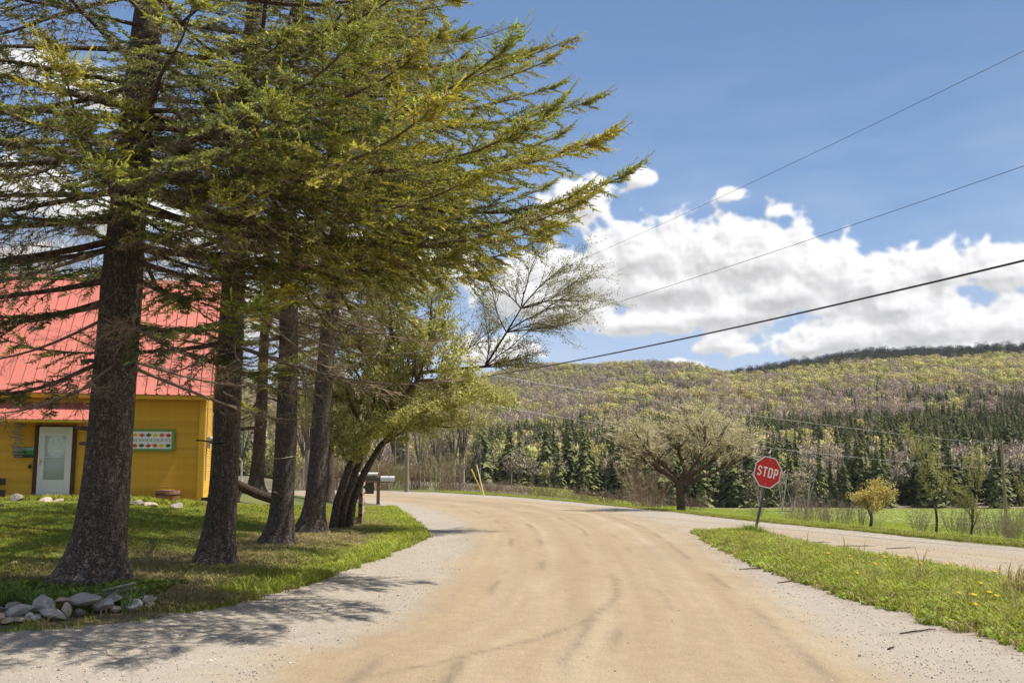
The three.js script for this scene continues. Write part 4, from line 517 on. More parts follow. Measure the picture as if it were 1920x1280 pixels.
function pole(name, label, x, d, H, opt = {}) { const p = thing(name, label, 'utility pole', at(x, d), 0, 'utility poles'); const m = new MB(); m.tube([[0, -0.4, 0], [opt.lean ? opt.lean * H : 0, H, 0]], [0.17, 0.115], 12, [1, 1, 1], { cap: true }); part(p, 'pole_shaft', m.geo(), poleMat); const tx = (opt.lean ?? 0) * H; for (const y of opt.pins ?? []) part(p, 'insulator', merge([cyl(0.045, 0.06, 0.12, 8, tx * y / H + 0.02, y + 0.05, 0), cyl(0.02, 0.02, 0.12, 6, tx * y / H, y - 0.03, 0)]), std({ color: lin(0.2, 0.17, 0.15), roughness: 0.3 })); if (opt.bracket) part(p, 'wire_bracket', bar([-0.35, opt.bracket, 0], [0.1, opt.bracket, 0], 0.035), blackMetal); if (opt.box) part(p, 'metal_guard', merge([box(0.34, 1.9, 0.1, 0, 1.1, 0.17, 0.02), box(0.36, 0.05, 0.12, 0, 1.8, 0.17), box(0.36, 0.05, 0.12, 0, 0.5, 0.17)]), std({ color: lin(0.42, 0.44, 0.46), metalness: 0.6, roughness: 0.5 })); return p; }
const PA = [-7.6, 72.5], PB = [48, 98], PC = [19.8, 5.0];
const yA = groundY(...PA), yB = groundY(...PB), yC = groundY(...PC);
pole('utility_pole', 'brown utility pole beyond the road behind the mailboxes', PA[0], PA[1], 12.2, { pins: [12.1, 9.6, 7.7] });
pole('utility_pole', 'grey utility pole with a metal guard at its foot at the edge of the field', PB[0], PB[1], 9.4, { pins: [9.2], bracket: 6.9, box: true, lean: -0.004 });
pole('utility_pole', 'utility pole beside the crossing road carrying the near wires', PC[0], PC[1], 13.1, { pins: [12.9, 9.8, 7.4] });
const wm1 = std({ color: lin(0.10, 0.10, 0.105), roughness: 0.5 }), wm2 = std({ color: lin(0.025, 0.025, 0.027), roughness: 0.6 }), wm3 = std({ color: lin(0.36, 0.36, 0.35), metalness: 0.35, roughness: 0.4 });
const WA = (y) => [PA[0], yA + y, -PA[1]], WB = (y) => [PB[0], yB + y, -PB[1]], WC = (y) => [PC[0], yC + y, -PC[1]];
put(wire(span(WA(12.1), WC(12.9), 1.0), 0.0075, wm1), 'overhead_wire', 'thin topmost power wire crossing the sky', 'wire');
put(wire(span(WA(9.6), WC(9.7), 0.75), 0.0085, wm1), 'overhead_wire', 'thin middle power wire crossing the sky below the topmost one', 'wire');
put(wire(span(WA(7.6), WC(7.3), 0.75), 0.03, wm2), 'telephone_cable', 'thick black telephone cable, lowest of the lines overhead', 'cable');
put(wire(span(WA(9.5), WB(9.2), 0.5), 0.016, wm3), 'field_wire', 'upper pale wire running down to the pole by the field', 'wire');
put(wire(span(WA(7.4), WB(6.9), 0.9), 0.014, wm3), 'field_wire', 'lower pale wire running down to the pole by the field', 'wire');
{ const yel = std({ color: lin(0.62, 0.46, 0.02), roughness: 0.5 }), pale = std({ color: lin(0.68, 0.62, 0.30), roughness: 0.5 }), b = at(-1.7, 62.3), g = (dx, h, r) => bar([b[0], b[1] - 0.15, b[2]], [b[0] + dx, b[1] + h, b[2] - 0.6], r, 8);
  put(new THREE.Mesh(g(-0.85, 1.62, 0.036), yel), 'guy_wire_guard', 'yellow plastic guy wire guard slanting up from the far verge', 'guy guard'); put(new THREE.Mesh(g(-0.52, 1.9, 0.03), pale), 'guy_wire_guard', 'pale yellow guy wire guard, steeper, beside the bright yellow one', 'guy guard');
  put(wire([V(b[0] - 0.85, b[1] + 1.62, b[2] - 0.6), V(PA[0], yA + 7.5, -PA[1])], 0.006, wm1), 'guy_wire', 'thin guy wire from the yellow guard up to the brown pole', 'wire'); put(wire([V(b[0] - 0.52, b[1] + 1.9, b[2] - 0.6), V(PA[0], yA + 9.4, -PA[1])], 0.006, wm1), 'guy_wire', 'thin guy wire from the pale guard up to the brown pole', 'wire'); }
// straps on trunks, bench at the left, log ramp
{ const strap = (tree, name, dx, h, R, mat, rr, tail) => { const p = []; for (let k = 0; k <= 28; k++) { const a = k / 28 * 6.2832; p.push(V(Math.cos(a) * R, 0.02 * Math.sin(a * 2 + 1) , Math.sin(a) * R)); } const m = part(tree, name, new THREE.TubeGeometry(new THREE.CatmullRomCurve3(p, true), 50, rr, 5, true), mat), e = part(tree, name + '_end', new THREE.TubeGeometry(new THREE.CatmullRomCurve3(tail.map((q) => V(...q))), 12, rr, 5), mat); m.position.set(dx, h, 0); e.position.set(dx, h, 0); };
  strap(strapTree, 'strap', 0.055, 1.87, 0.218, blackMetal, 0.012, [[-0.212, 0.011, 0.045], [-0.34, 0.03, 0.1], [-0.4, 0.03, 0.12]]);
  strap(cordTree, 'cord', 0, 1.72, 0.222, std({ color: lin(0.36, 0.31, 0.22) }), 0.010, [[0.22, 0.02, 0.1], [0.3, 0.03, 0.14], [0.36, -0.1, 0.15]]);
  const bn = thing('garden_bench', 'dark weathered plank bench standing on the shaded lawn beside the spruces', 'bench', at(-9.75, 17.4), 0.1), dk = std({ map: woodGrain([0.06, 0.035, 0.028], [0.13, 0.085, 0.065], 31) });
  for (let k = 0; k < 3; k++) part(bn, 'seat_plank', box(1.7, 0.045, 0.13, 0, 0.45, -0.15 + 0.145 * k), dk); for (let k = 0; k < 2; k++) part(bn, 'back_plank', box(1.7, 0.12, 0.035, 0, 0.66 + 0.2 * k, -0.26), dk); for (const s of [-0.7, 0.7]) { part(bn, 'leg', box(0.08, 0.5, 0.09, s, 0.2, 0.12), dk); part(bn, 'leg', box(0.08, 0.98, 0.07, s, 0.44, -0.215), dk); }
  const lg = thing('leaning_log', 'dark log slanting to the ground behind the strapped spruce', 'log', at(-7.9, 33.5), 0); const mb = new MB(); mb.tube([[-1.4, 0.85, 0.3], [-0.6, 0.45, 0.1], [0.5, 0.05, 0]], [0.15, 0.16, 0.14], 10, [0.45, 0.4, 0.36], { cap: true }); part(lg, 'log_stem', mb.geo(), barkMat); const mb2 = new MB(); mb2.tube([[-1.0, 0.75, 0.2], [-1.1, 0.3, 0.4], [-1.05, -0.1, 0.5]], [0.07, 0.06, 0.06], 7, [0.45, 0.4, 0.36], { cap: true }); part(lg, 'log_fork', mb2.geo(), barkMat); }

// ---------------------------------------------------------------- leafless and budding broadleaf trees
// grows a limb; keeps wood of level 0-1 apart from the fine twigs
function limb(W, T, p, d, len, r0, lev, o, r, tips) {
  const n = Math.max(3, Math.round(len / o.seg)), pts = [p.slice()], rad = [r0]; let q = p.slice(), v = d.slice(); const kids = [];
  for (let k = 0; k < n; k++) {
    v = [v[0] + (r() - 0.5) * o.crook, v[1] + (r() - 0.5) * o.crook + o.up * (lev ? 1 : 0.3) - (lev >= o.max - 1 ? o.droop ?? 0 : 0), v[2] + (r() - 0.5) * o.crook]; const l = Math.hypot(...v); v = v.map((z) => z / l); q = [q[0] + v[0] * len / n, q[1] + v[1] * len / n, q[2] + v[2] * len / n]; pts.push(q.slice()); rad.push(Math.max(o.min, r0 * (1 - (o.taper ?? 0.6) * (k + 1) / n)));
    if (lev < o.max && (k + 1) / n > (o.clear?.[lev] ?? 0.25)) { const c = o.kids[lev] * (0.6 + 0.8 * r()) / n; let m = Math.floor(c) + (r() < c % 1 ? 1 : 0); while (m-- > 0) kids.push([q.slice(), v.slice(), rad[k + 1]]); }
  }
  const mb = lev <= (o.woodTo ?? 1) ? W : T; mb.tube(pts, rad, lev === 0 ? 9 : lev === 1 ? 6 : lev === 2 ? 4 : 3, lev <= 1 ? o.bark : o.twig);
  for (const [c, w, cr] of kids) { const th = r() * 6.283, sp = o.spread * (0.7 + 0.6 * r()); const a = [Math.cos(th), (r() - 0.4) * 1.2, Math.sin(th)]; const dd = [w[0] + a[0] * sp, w[1] + a[1] * sp, w[2] + a[2] * sp], l = Math.hypot(...dd); limb(W, T, c, dd.map((z) => z / l), len * (o.ratio * (0.65 + 0.6 * r())), Math.max(o.min, cr * 0.62), lev + 1, o, r, tips); }
  if (lev >= o.max - 1) { for (let k = 1; k < pts.length; k++) tips.push([pts[k], lev]); }
}
function leafCluster(seed, n, spread, size, colA, colB) { const r = rngOf(seed), mb = new MB(); for (let k = 0; k < n; k++) { const o = [(r() - 0.5) * spread, (r() - 0.5) * spread, (r() - 0.5) * spread], th = r() * 6.28, ph = (r() - 0.5) * 2, s = size * (0.6 + 0.8 * r()), ax = [Math.cos(th) * Math.cos(ph), Math.sin(ph), Math.sin(th) * Math.cos(ph)], bx = [-Math.sin(th) * 0.4, 0.2 * (r() - 0.5), Math.cos(th) * 0.4], c = mix3(colA, colB, r()); const e = [o[0] + ax[0] * s, o[1] + ax[1] * s, o[2] + ax[2] * s], m = [o[0] + ax[0] * s * 0.5, o[1] + ax[1] * s * 0.5, o[2] + ax[2] * s * 0.5]; mb.quad(o, [m[0] + bx[0] * s, m[1] + bx[1] * s, m[2] + bx[2] * s], e, [m[0] - bx[0] * s, m[1] - bx[1] * s, m[2] - bx[2] * s], c); } return mb.geo(); }
function budding(name, label, category, pos, o, group) {
  const r = rngOf(o.seed), t = thing(name, label, category, pos, o.turn ?? 0, group), tips = [];
  (o.stems ?? []).forEach((stem) => { const W = new MB(), T = new MB(); const pts = stem.pts, rad = stem.rad, m = pts.length; W.tube(pts, rad, 11, o.bark, { wob: (th, j, l) => 1 + 0.10 * noise(th * 1.5 + o.seed, l * 4) }); 
    stem.from.forEach(([k, d, len, rr]) => limb(W, T, pts[k], d, len, rr, 1, o, r, tips));
    part(t, stem.name ?? 'trunk', W.geo(), o.mat ?? barkMat); if (T.p.length) part(t, 'twigs', T.geo(), twigMat, 'stuff'); });
  if (!o.stems) { const W = new MB(), T = new MB(); limb(W, T, [0, -0.1, 0], o.dir ?? [0.02, 1, 0.02], o.height, o.radius, 0, o, r, tips); part(t, 'trunk', W.geo(), o.mat ?? barkMat); part(t, 'twigs', T.geo(), twigMat, 'stuff'); }
  if (o.leaf) { const use = tips.filter(() => r() < o.leaf.share), im = new THREE.InstancedMesh(o.leaf.geo, leafMat, use.length), q = new THREE.Quaternion(), e = new THREE.Euler(); use.forEach(([p], k) => { const s = 0.7 + 0.7 * r(); q.setFromEuler(e.set(r() * 6, r() * 6, r() * 6)); im.setMatrixAt(k, new THREE.Matrix4().compose(V(p[0] + (r() - 0.5) * 0.06, p[1] + (r() - 0.5) * 0.06, p[2] + (r() - 0.5) * 0.06), q, V(s, s, s))); const b = 0.75 + 0.5 * r(); im.setColorAt(k, lin(b, b, b)); }); im.name = 'leaves'; im.userData.kind = 'stuff'; im.castShadow = im.receiveShadow = true; t.add(im); }
  return t;
}
const LEAF = { apple: leafCluster(1, 13, 0.17, 0.05, [0.38, 0.38, 0.10], [0.60, 0.57, 0.22]), bud: leafCluster(2, 6, 0.16, 0.032, [0.42, 0.38, 0.19], [0.56, 0.50, 0.27]), gold: leafCluster(3, 12, 0.34, 0.085, [0.46, 0.36, 0.08], [0.60, 0.48, 0.17]), lime: leafCluster(4, 6, 0.34, 0.075, [0.27, 0.28, 0.06], [0.40, 0.38, 0.11]), birch: leafCluster(5, 5, 0.14, 0.032, [0.20, 0.22, 0.06], [0.34, 0.33, 0.12]) };
// leaning leafy tree beside the road
{
  const B = [-4.3, 25.7], y0 = groundY(...B), P = (x, y, d) => [x - B[0], y - y0, -(d - B[1])];
  const o = { seed: 44, seg: 0.16, crook: 0.34, up: 0.03, max: 3, kids: [0, 10, 8, 0], clear: [0, 0.1, 0.1], spread: 0.9, ratio: 0.5, min: 0.0036, bark: [1.1, 1.0, 0.9], twig: [0.30, 0.25, 0.17], woodTo: 1, leaf: { geo: LEAF.apple, share: 0.7 } };
  const pts = (l) => l.map((q) => P(...q));
  o.stems = [
    { name: 'stem', pts: pts([[-4.55, 0, 25.6], [-4.42, 0.8, 25.5], [-4.12, 1.65, 25.3], [-3.65, 2.45, 25.1], [-3.05, 3.1, 25.0], [-2.4, 3.8, 24.9]]), rad: [0.12, 0.1, 0.09, 0.075, 0.06, 0.04], from: [[3, [0.2, 1, 0.3], 1.5, 0.05], [3, [-0.5, 0.8, 0.5], 1.5, 0.045], [4, [0.3, 1, -0.3], 1.4, 0.05], [4, [1, 0.15, 0.3], 1.5, 0.045], [4, [-0.3, 1, 0.2], 1.6, 0.05], [5, [0.5, 1, 0.1], 2.2, 0.045], [4, [-0.2, 1, 0.4], 2.2, 0.045], [5, [1, 0.2, -0.3], 1.5, 0.04], [5, [-0.2, 1, 0.2], 1.4, 0.04], [3, [0.8, -0.1, 0.5], 1.2, 0.035], [2, [0.5, 0.6, 0.6], 1.2, 0.03]] },
    { name: 'stem', pts: pts([[-4.4, 0, 25.9], [-4.3, 0.7, 25.8], [-4.05, 1.5, 25.9], [-3.75, 2.3, 25.8], [-3.4, 3.2, 25.6], [-3.2, 4.2, 25.5]]), rad: [0.12, 0.1, 0.09, 0.075, 0.06, 0.04], from: [[3, [0.6, 0.5, 0.3], 1.4, 0.04], [3, [-0.9, 0.5, 0.2], 1.4, 0.04], [4, [-0.6, 0.8, 0.3], 1.6, 0.045], [4, [0.3, 1, 0.4], 1.5, 0.045], [5, [0, 1, 0], 2.3, 0.045], [5, [0.4, 1, 0.3], 2.2, 0.04], [5, [0.9, 0.5, 0.2], 1.4, 0.04], [5, [-0.9, 0.5, 0.2], 1.4, 0.04], [4, [-1, 0.1, 0.2], 1.3, 0.035], [2, [-0.6, 0.9, 0.5], 1.5, 0.035]] },
    { name: 'stem', pts: pts([[-4.22, 0, 26.05], [-4.12, 0.75, 26.0], [-3.85, 1.5, 26.1], [-3.45, 2.2, 26.1], [-2.8, 2.85, 26.0], [-2.0, 3.2, 25.8]]), rad: [0.13, 0.105, 0.09, 0.075, 0.055, 0.04], from: [[3, [0.8, 0.4, 0.4], 1.3, 0.035], [4, [0.9, -0.1, 0.4], 1.3, 0.035], [4, [0.3, 0.9, 0.4], 1.4, 0.04], [5, [1, 0.35, 0], 1.4, 0.04], [5, [0.6, -0.3, 0.3], 1.3, 0.03], [5, [0.5, 0.9, 0], 1.4, 0.04]] },
  ];
  budding('leaning_apple_tree', 'leaning three-stemmed tree with pale new leaves at the road edge', 'tree', [B[0], y0, -B[1]], o);
  const ob = { seed: 51, seg: 0.2, crook: 0.26, up: 0.0, droop: 0.07, max: 3, kids: [0, 15, 11, 0], clear: [0, 0.12, 0.1], spread: 0.6, ratio: 0.46, min: 0.0032, bark: [0.6, 0.55, 0.5], twig: [0.20, 0.165, 0.125], woodTo: 1, leaf: { geo: LEAF.birch, share: 0.8 } };
  const B2 = [-5.9, 28.6], y2 = groundY(...B2), Q = (x, y, d) => [x - B2[0], y - y2, -(d - B2[1])], pq = (l) => l.map((q) => Q(...q));
  ob.stems = [{ name: 'trunk', pts: pq([[-5.9, 0, 28.6], [-5.5, 1.6, 28.5], [-4.7, 3.2, 28.3], [-3.4, 4.2, 28], [-2.0, 4.35, 27.7], [-0.75, 4.42, 27.4], [-0.15, 5.35, 27.2], [0.25, 6.0, 27.1]]), rad: [0.13, 0.10, 0.085, 0.07, 0.055, 0.038, 0.026, 0.018], from: [[4, [0.3, 1, 0.2], 1.8, 0.03], [5, [1, 0.05, 0.1], 1.0, 0.028], [5, [0.5, 0.1, 0.4], 1.2, 0.024], [6, [1, 0.25, 0], 2.0, 0.024], [6, [0.9, 0.5, 0.3], 1.9, 0.022], [7, [1, 0.35, 0.1], 1.9, 0.022], [7, [0.7, 0.9, -0.1], 1.8, 0.022], [7, [0.2, 1, 0.2], 1.6, 0.02], [7, [-0.7, 0.8, 0.2], 1.6, 0.02], [6, [-0.6, 0.9, 0.2], 1.6, 0.02], [5, [0.8, 0.6, 0.3], 1.7, 0.022], [5, [0.2, 1, -0.2], 1.6, 0.02], [4, [0.8, 0.7, 0.2], 1.8, 0.022], [6, [0.7, 0.1, -0.3], 1.8, 0.02], [7, [1, 0.05, 0.2], 1.8, 0.02]] }];
  budding('birch_tree', 'slender tree whose bare drooping twigs reach out over the road against the clouds', 'tree', [B2[0], y2, -B2[1]], ob);
}
// old apple tree beyond the crossing road
{
  const o = { seed: 71, seg: 0.2, crook: 0.75, up: 0.05, max: 4, kids: [0, 4, 4, 3, 0], clear: [0, 0.1, 0.1, 0.1], spread: 1.05, ratio: 0.52, min: 0.006, taper: 0.62, bark: [1.5, 1.35, 1.15], twig: [0.60, 0.53, 0.36], woodTo: 2, leaf: { geo: LEAF.bud, share: 0.4 } };
  const L = (pts, r0, r1, z1, from) => ({ name: 'limb', pts: pts.map(([x, y], i) => [x, y, z1 * (i / (pts.length - 1)) ** 1.2 + 0.05 * Math.sin(i * 2.3)]), rad: pts.map((_, i) => mix(r0, r1, i / (pts.length - 1))), from });
  const rr = rngOf(5), out = (k, dx, n, len) => [...Array(n)].map(() => [k, [dx + (rr() - 0.5) * 1.5, 0.35 + 0.7 * rr(), (rr() - 0.5) * 1.7], len * (0.7 + 0.5 * rr()), 0.034]);
  o.stems = [
    { name: 'trunk', pts: [[0, -0.25, 0], [0.02, 0.3, 0], [-0.02, 0.75, 0], [0, 1.12, 0], [0.06, 1.35, 0]], rad: [0.22, 0.165, 0.155, 0.18, 0.11], from: [] },
    L([[-0.03, 1.05], [-0.35, 1.42], [-0.78, 1.62], [-1.2, 1.85], [-1.42, 2.1], [-1.6, 2.55]], 0.11, 0.035, 0.25, [...out(2, -0.5, 2, 1.0), ...out(3, -0.8, 4, 1.2), ...out(4, -0.7, 4, 1.25), ...out(5, -0.4, 5, 1.3)]),
    L([[-0.02, 1.1], [-0.22, 1.5], [-0.5, 1.85], [-0.75, 2.1], [-0.85, 2.5]], 0.08, 0.03, -0.7, [...out(2, -0.3, 2, 1.0), ...out(3, -0.4, 4, 1.2), ...out(4, -0.2, 6, 1.35)]),
    L([[0.05, 1.2], [0.22, 1.65], [0.1, 2.0], [-0.02, 2.45], [0.05, 3.0]], 0.11, 0.035, -0.15, [...out(2, 0.2, 3, 1.0), ...out(3, -0.1, 5, 1.2), ...out(4, 0, 7, 1.3)]),
    L([[0.08, 1.1], [0.6, 1.55], [1.1, 1.85], [1.45, 2.1], [1.6, 2.5]], 0.12, 0.035, 0.2, [...out(2, 0.4, 3, 1.1), ...out(3, 0.6, 4, 1.2), ...out(4, 0.3, 6, 1.3)]),
    L([[0.1, 1.05], [0.8, 1.35], [1.5, 1.62], [2.0, 1.85], [2.4, 1.95]], 0.10, 0.03, -0.5, [...out(2, 0.4, 3, 1.1), ...out(3, 0.7, 4, 1.2), ...out(4, 0.7, 6, 1.25)]),
    L([[0.05, 1.1], [0.3, 1.5], [0.55, 1.9], [0.75, 2.4]], 0.08, 0.03, 0.9, [...out(2, 0.3, 4, 1.1), ...out(3, 0.3, 6, 1.3)]),
    L([[-0.05, 1.1], [-0.4, 1.45], [-0.9, 1.75], [-1.2, 2.2]], 0.08, 0.03, 0.95, [...out(2, -0.3, 4, 1.1), ...out(3, -0.4, 6, 1.25)]),
  ];
  budding('old_apple_tree', 'gnarled spreading apple tree with budding twigs beyond the crossing road', 'tree', at(6.75, 40.4), o);
}
{ // yellow willow and lime-green young trees by the field
  budding('willow_tree', 'small yellow-leafed willow with a forked dark trunk beside the field', 'tree', at(21.3, 60.2, -0.1), { seed: 81, seg: 0.2, crook: 0.4, up: 0.05, max: 3, kids: [7, 9, 8, 0], clear: [0.35, 0.3, 0.1], spread: 1.3, ratio: 0.66, min: 0.009, height: 1.8, radius: 0.12, dir: [0.02, 1, 0], bark: [0.35, 0.3, 0.25], twig: [0.22, 0.16, 0.07], leaf: { geo: LEAF.gold, share: 0.7 } });
  const lime = { seg: 0.35, crook: 0.2, up: 0.10, max: 3, kids: [11, 7, 5, 0], clear: [0.12, 0.2, 0.1], spread: 0.75, ratio: 0.40, min: 0.010, bark: [0.5, 0.45, 0.4], twig: [0.24, 0.2, 0.12], leaf: { geo: LEAF.lime, share: 0.42 } };
  budding('young_poplar', 'tallest pale green young tree standing at the near edge of the field', 'tree', at(30.6, 73), { ...lime, seed: 91, height: 6.0, radius: 0.10 }); budding('young_poplar', 'shorter pale green young tree just right of the tallest one', 'tree', at(33.6, 74), { ...lime, seed: 92, height: 4.6, radius: 0.08 }); budding('young_poplar', 'thin greenish-brown young tree farther into the field', 'tree', at(43, 84), { ...lime, seed: 93, height: 6.2, radius: 0.09, leaf: { geo: LEAF.lime, share: 0.2 } });
}
// bare shrubs: clumps of thin upright stems
function shrubGeo(seed, h, w, n, col, colB) { const r = rngOf(seed), mb = new MB(); for (let k = 0; k < n; k++) { const a = r() * 6.28, q = Math.sqrt(r()), sx = Math.cos(a) * q * w * 0.18, sz = Math.sin(a) * q * w * 0.18, lean = [Math.cos(a) * q * w * 0.42 / h, 1, Math.sin(a) * q * w * 0.42 / h], H = h * (0.55 + 0.5 * r()), c = mix3(col, colB, r()); let p = [sx, -0.05, sz], v = lean.slice(); const pts = [p.slice()]; for (let j = 0; j < 5; j++) { v = [v[0] + (r() - 0.5) * 0.3 + lean[0] * 0.05, v[1], v[2] + (r() - 0.5) * 0.3]; p = [p[0] + v[0] * H / 5, p[1] + v[1] * H / 5, p[2] + v[2] * H / 5]; pts.push(p.slice()); if (j) for (let m = 0; m < 4; m++) { const d = [(r() - 0.5) * 1.1, 0.3 + r() * 0.8, (r() - 0.5) * 1.1], L = H * (0.12 + 0.16 * r()); const e = [p[0] + d[0] * L, p[1] + d[1] * L, p[2] + d[2] * L], wd = 0.004 * Math.max(1, h / 1.6); mb.tri([p[0] - wd, p[1], p[2] - wd], [p[0] + wd, p[1], p[2] + wd], e, c); for (let z = 0; z < 2; z++) { const f = 0.3 + 0.6 * r(), b = [p[0] + d[0] * L * f, p[1] + d[1] * L * f, p[2] + d[2] * L * f]; mb.tri([b[0] - wd * 0.7, b[1], b[2]], [b[0] + wd * 0.7, b[1], b[2] + wd * 0.5], [b[0] + (r() - 0.5) * L * 0.8, b[1] + r() * L * 0.6, b[2] + (r() - 0.5) * L * 0.8], c); } } } mb.tube(pts, pts.map((_, j) => 0.008 * h * 0.6 * (1 - 0.15 * j)), 3, c); } return mb.geo(); }
const TAN1 = [0.30, 0.215, 0.13], TAN2 = [0.21, 0.15, 0.10], GREYB = [0.22, 0.185, 0.155], PURP = [0.17, 0.115, 0.10], OLIV = [0.24, 0.235, 0.07], PALEY = [0.34, 0.31, 0.13];
const shrubs = { tan: shrubGeo(1, 2.3, 3.2, 60, TAN1, TAN2), tan2: shrubGeo(2, 1.6, 1.8, 34, TAN1, GREYB), grey: shrubGeo(3, 2.0, 2.2, 40, GREYB, TAN2), purple: shrubGeo(4, 0.9, 2.4, 60, PURP, TAN2), olive: shrubGeo(5, 2.2, 2.6, 60, OLIV, PALEY), brush: shrubGeo(6, 0.8, 1.8, 46, TAN1, PURP) };
const shrub = (kind, x, d, s, label, group) => { const m = new THREE.Mesh(shrubs[kind], twigMat), p = at(x, d); m.position.set(...p); m.scale.setScalar(s); m.rotation.y = x * 7 + d; return put(m, 'shrub', label, 'shrub', group); };
shrub('tan', 6.35, 47.5, 1.0, 'large rounded tan bush behind the gnarled apple tree');
shrub('purple', 26.2, 63.5, 1.1, 'low rounded purple-brown bush in the field right of the yellow willow');
for (const [x, d, s] of [[44, 88, 1.35], [47.6, 92, 1.5], [51, 93, 1.6], [42.5, 86, 0.9]]) shrub('olive', x, d, s, 'yellow-green bush by the pole at the field edge', 'yellow-green bushes round the field pole');
for (const [x, d, s] of [[14.8, 52, 1], [16, 54, 1.1], [17.4, 55, 0.9], [18.7, 57, 1.1], [20, 58, 1], [13.4, 49, 0.8], [24, 66, 0.8], [12.3, 51, 0.9], [15.6, 50.5, 0.7]]) shrub('tan2', x, d, s, 'bare tan shrub on the slope between the crossing road and the field', 'bare tan shrubs above the field');
for (const [x, d, s] of [[28.6, 71, 1.0], [31.8, 72.5, 1.1], [34.8, 75, 1], [37, 77.5, 1.15], [39.4, 80, 1], [53, 95, 1.7], [35.5, 79, 0.9]]) shrub('grey', x, d, s, 'grey leafless shrub near the pale green young trees', 'grey shrubs near the young trees');
{ const r = rngOf(77); for (let k = 0; k < 34; k++) { const t = k / 34, x = mix(-7, 8.5, t) + (r() - 0.5), d = 73 - (x + 6) * 1.9 + 3.5 + 9 * r() * r(); shrub('brush', x + 1.2, d + 2, 0.7 + 0.5 * r(), 'low brown brush along the far verge of the road', 'brown brush along the far verge'); } }

// ---------------------------------------------------------------- forest trees for the far side of the valley
function coniferGeo(seed, opt = {}) {                           // ragged layered boughs
  const r = rngOf(seed), mb = new MB(), H = opt.H ?? 17, W = opt.W ?? 3.6, whorls = opt.whorls ?? 34, a0 = opt.a ?? [0.075, 0.095, 0.033], b0 = opt.b ?? [0.20, 0.21, 0.065], start = opt.start ?? 0.08;
  for (let k = 0; k < whorls; k++) { const t = (k + 0.5 * r()) / whorls, y = H * mix(start, 0.985, t), R = W * Math.pow(1 - t, opt.pow ?? 0.8) * (0.75 + 0.5 * r()) + 0.12, n = 8 + Math.floor(4 * r());
    for (let j = 0; j < n; j++) { const a = r() * 6.283, L = R * (0.55 + 0.6 * r()), dr = L * (0.30 + 0.35 * r()) * (opt.droop ?? 1), w = L * (0.20 + 0.16 * r()) + 0.1, c = Math.cos(a), s = Math.sin(a), col = mix3(a0, b0, r()), y0 = y + 0.2 * r(); const m = [c * L * 0.55, y0 - dr * 0.35, s * L * 0.55], e = [c * L, y0 - dr * (0.75 + 0.4 * r()), s * L];
      mb.tri([0, y0 + 0.15, 0], [m[0] - s * w, m[1] - 0.10 * L, m[2] + c * w], [m[0] + s * w, m[1] - 0.10 * L, m[2] - c * w], col, col, [c, 0.75, s]); mb.tri([m[0] - s * w * 0.8, m[1] - 0.1 * L, m[2] + c * w * 0.8], e, [m[0] + s * w * 0.8, m[1] - 0.1 * L, m[2] - c * w * 0.8], mix3(col, b0, 0.4), mix3(col, b0, 0.4), [c, 0.6, s]);
      mb.tri([m[0], m[1], m[2]], [e[0] - s * w * 0.7, e[1] - 0.25 * w, e[2] + c * w * 0.7], e, col, col, [c, 0.5, s]); mb.tri([m[0], m[1], m[2]], e, [e[0] + s * w * 0.7, e[1] - 0.25 * w, e[2] - c * w * 0.7], col, col, [c, 0.5, s]); } }
  mb.tri([-0.12, H * 0.9, 0], [0.12, H * 0.9, 0], [0, H * 1.02, 0], a0); mb.tri([0, H * 0.9, -0.12], [0, H * 0.9, 0.12], [0, H * 1.02, 0], a0); return mb.geo();
}
const stemGeo = (H, R, col, n = 5) => { const mb = new MB(); mb.tube([[0, -0.5, 0], [0.05, H * 0.5, 0], [0, H * 0.95, 0.05]], [R, R * 0.6, R * 0.1], n, col); return mb.geo(); };
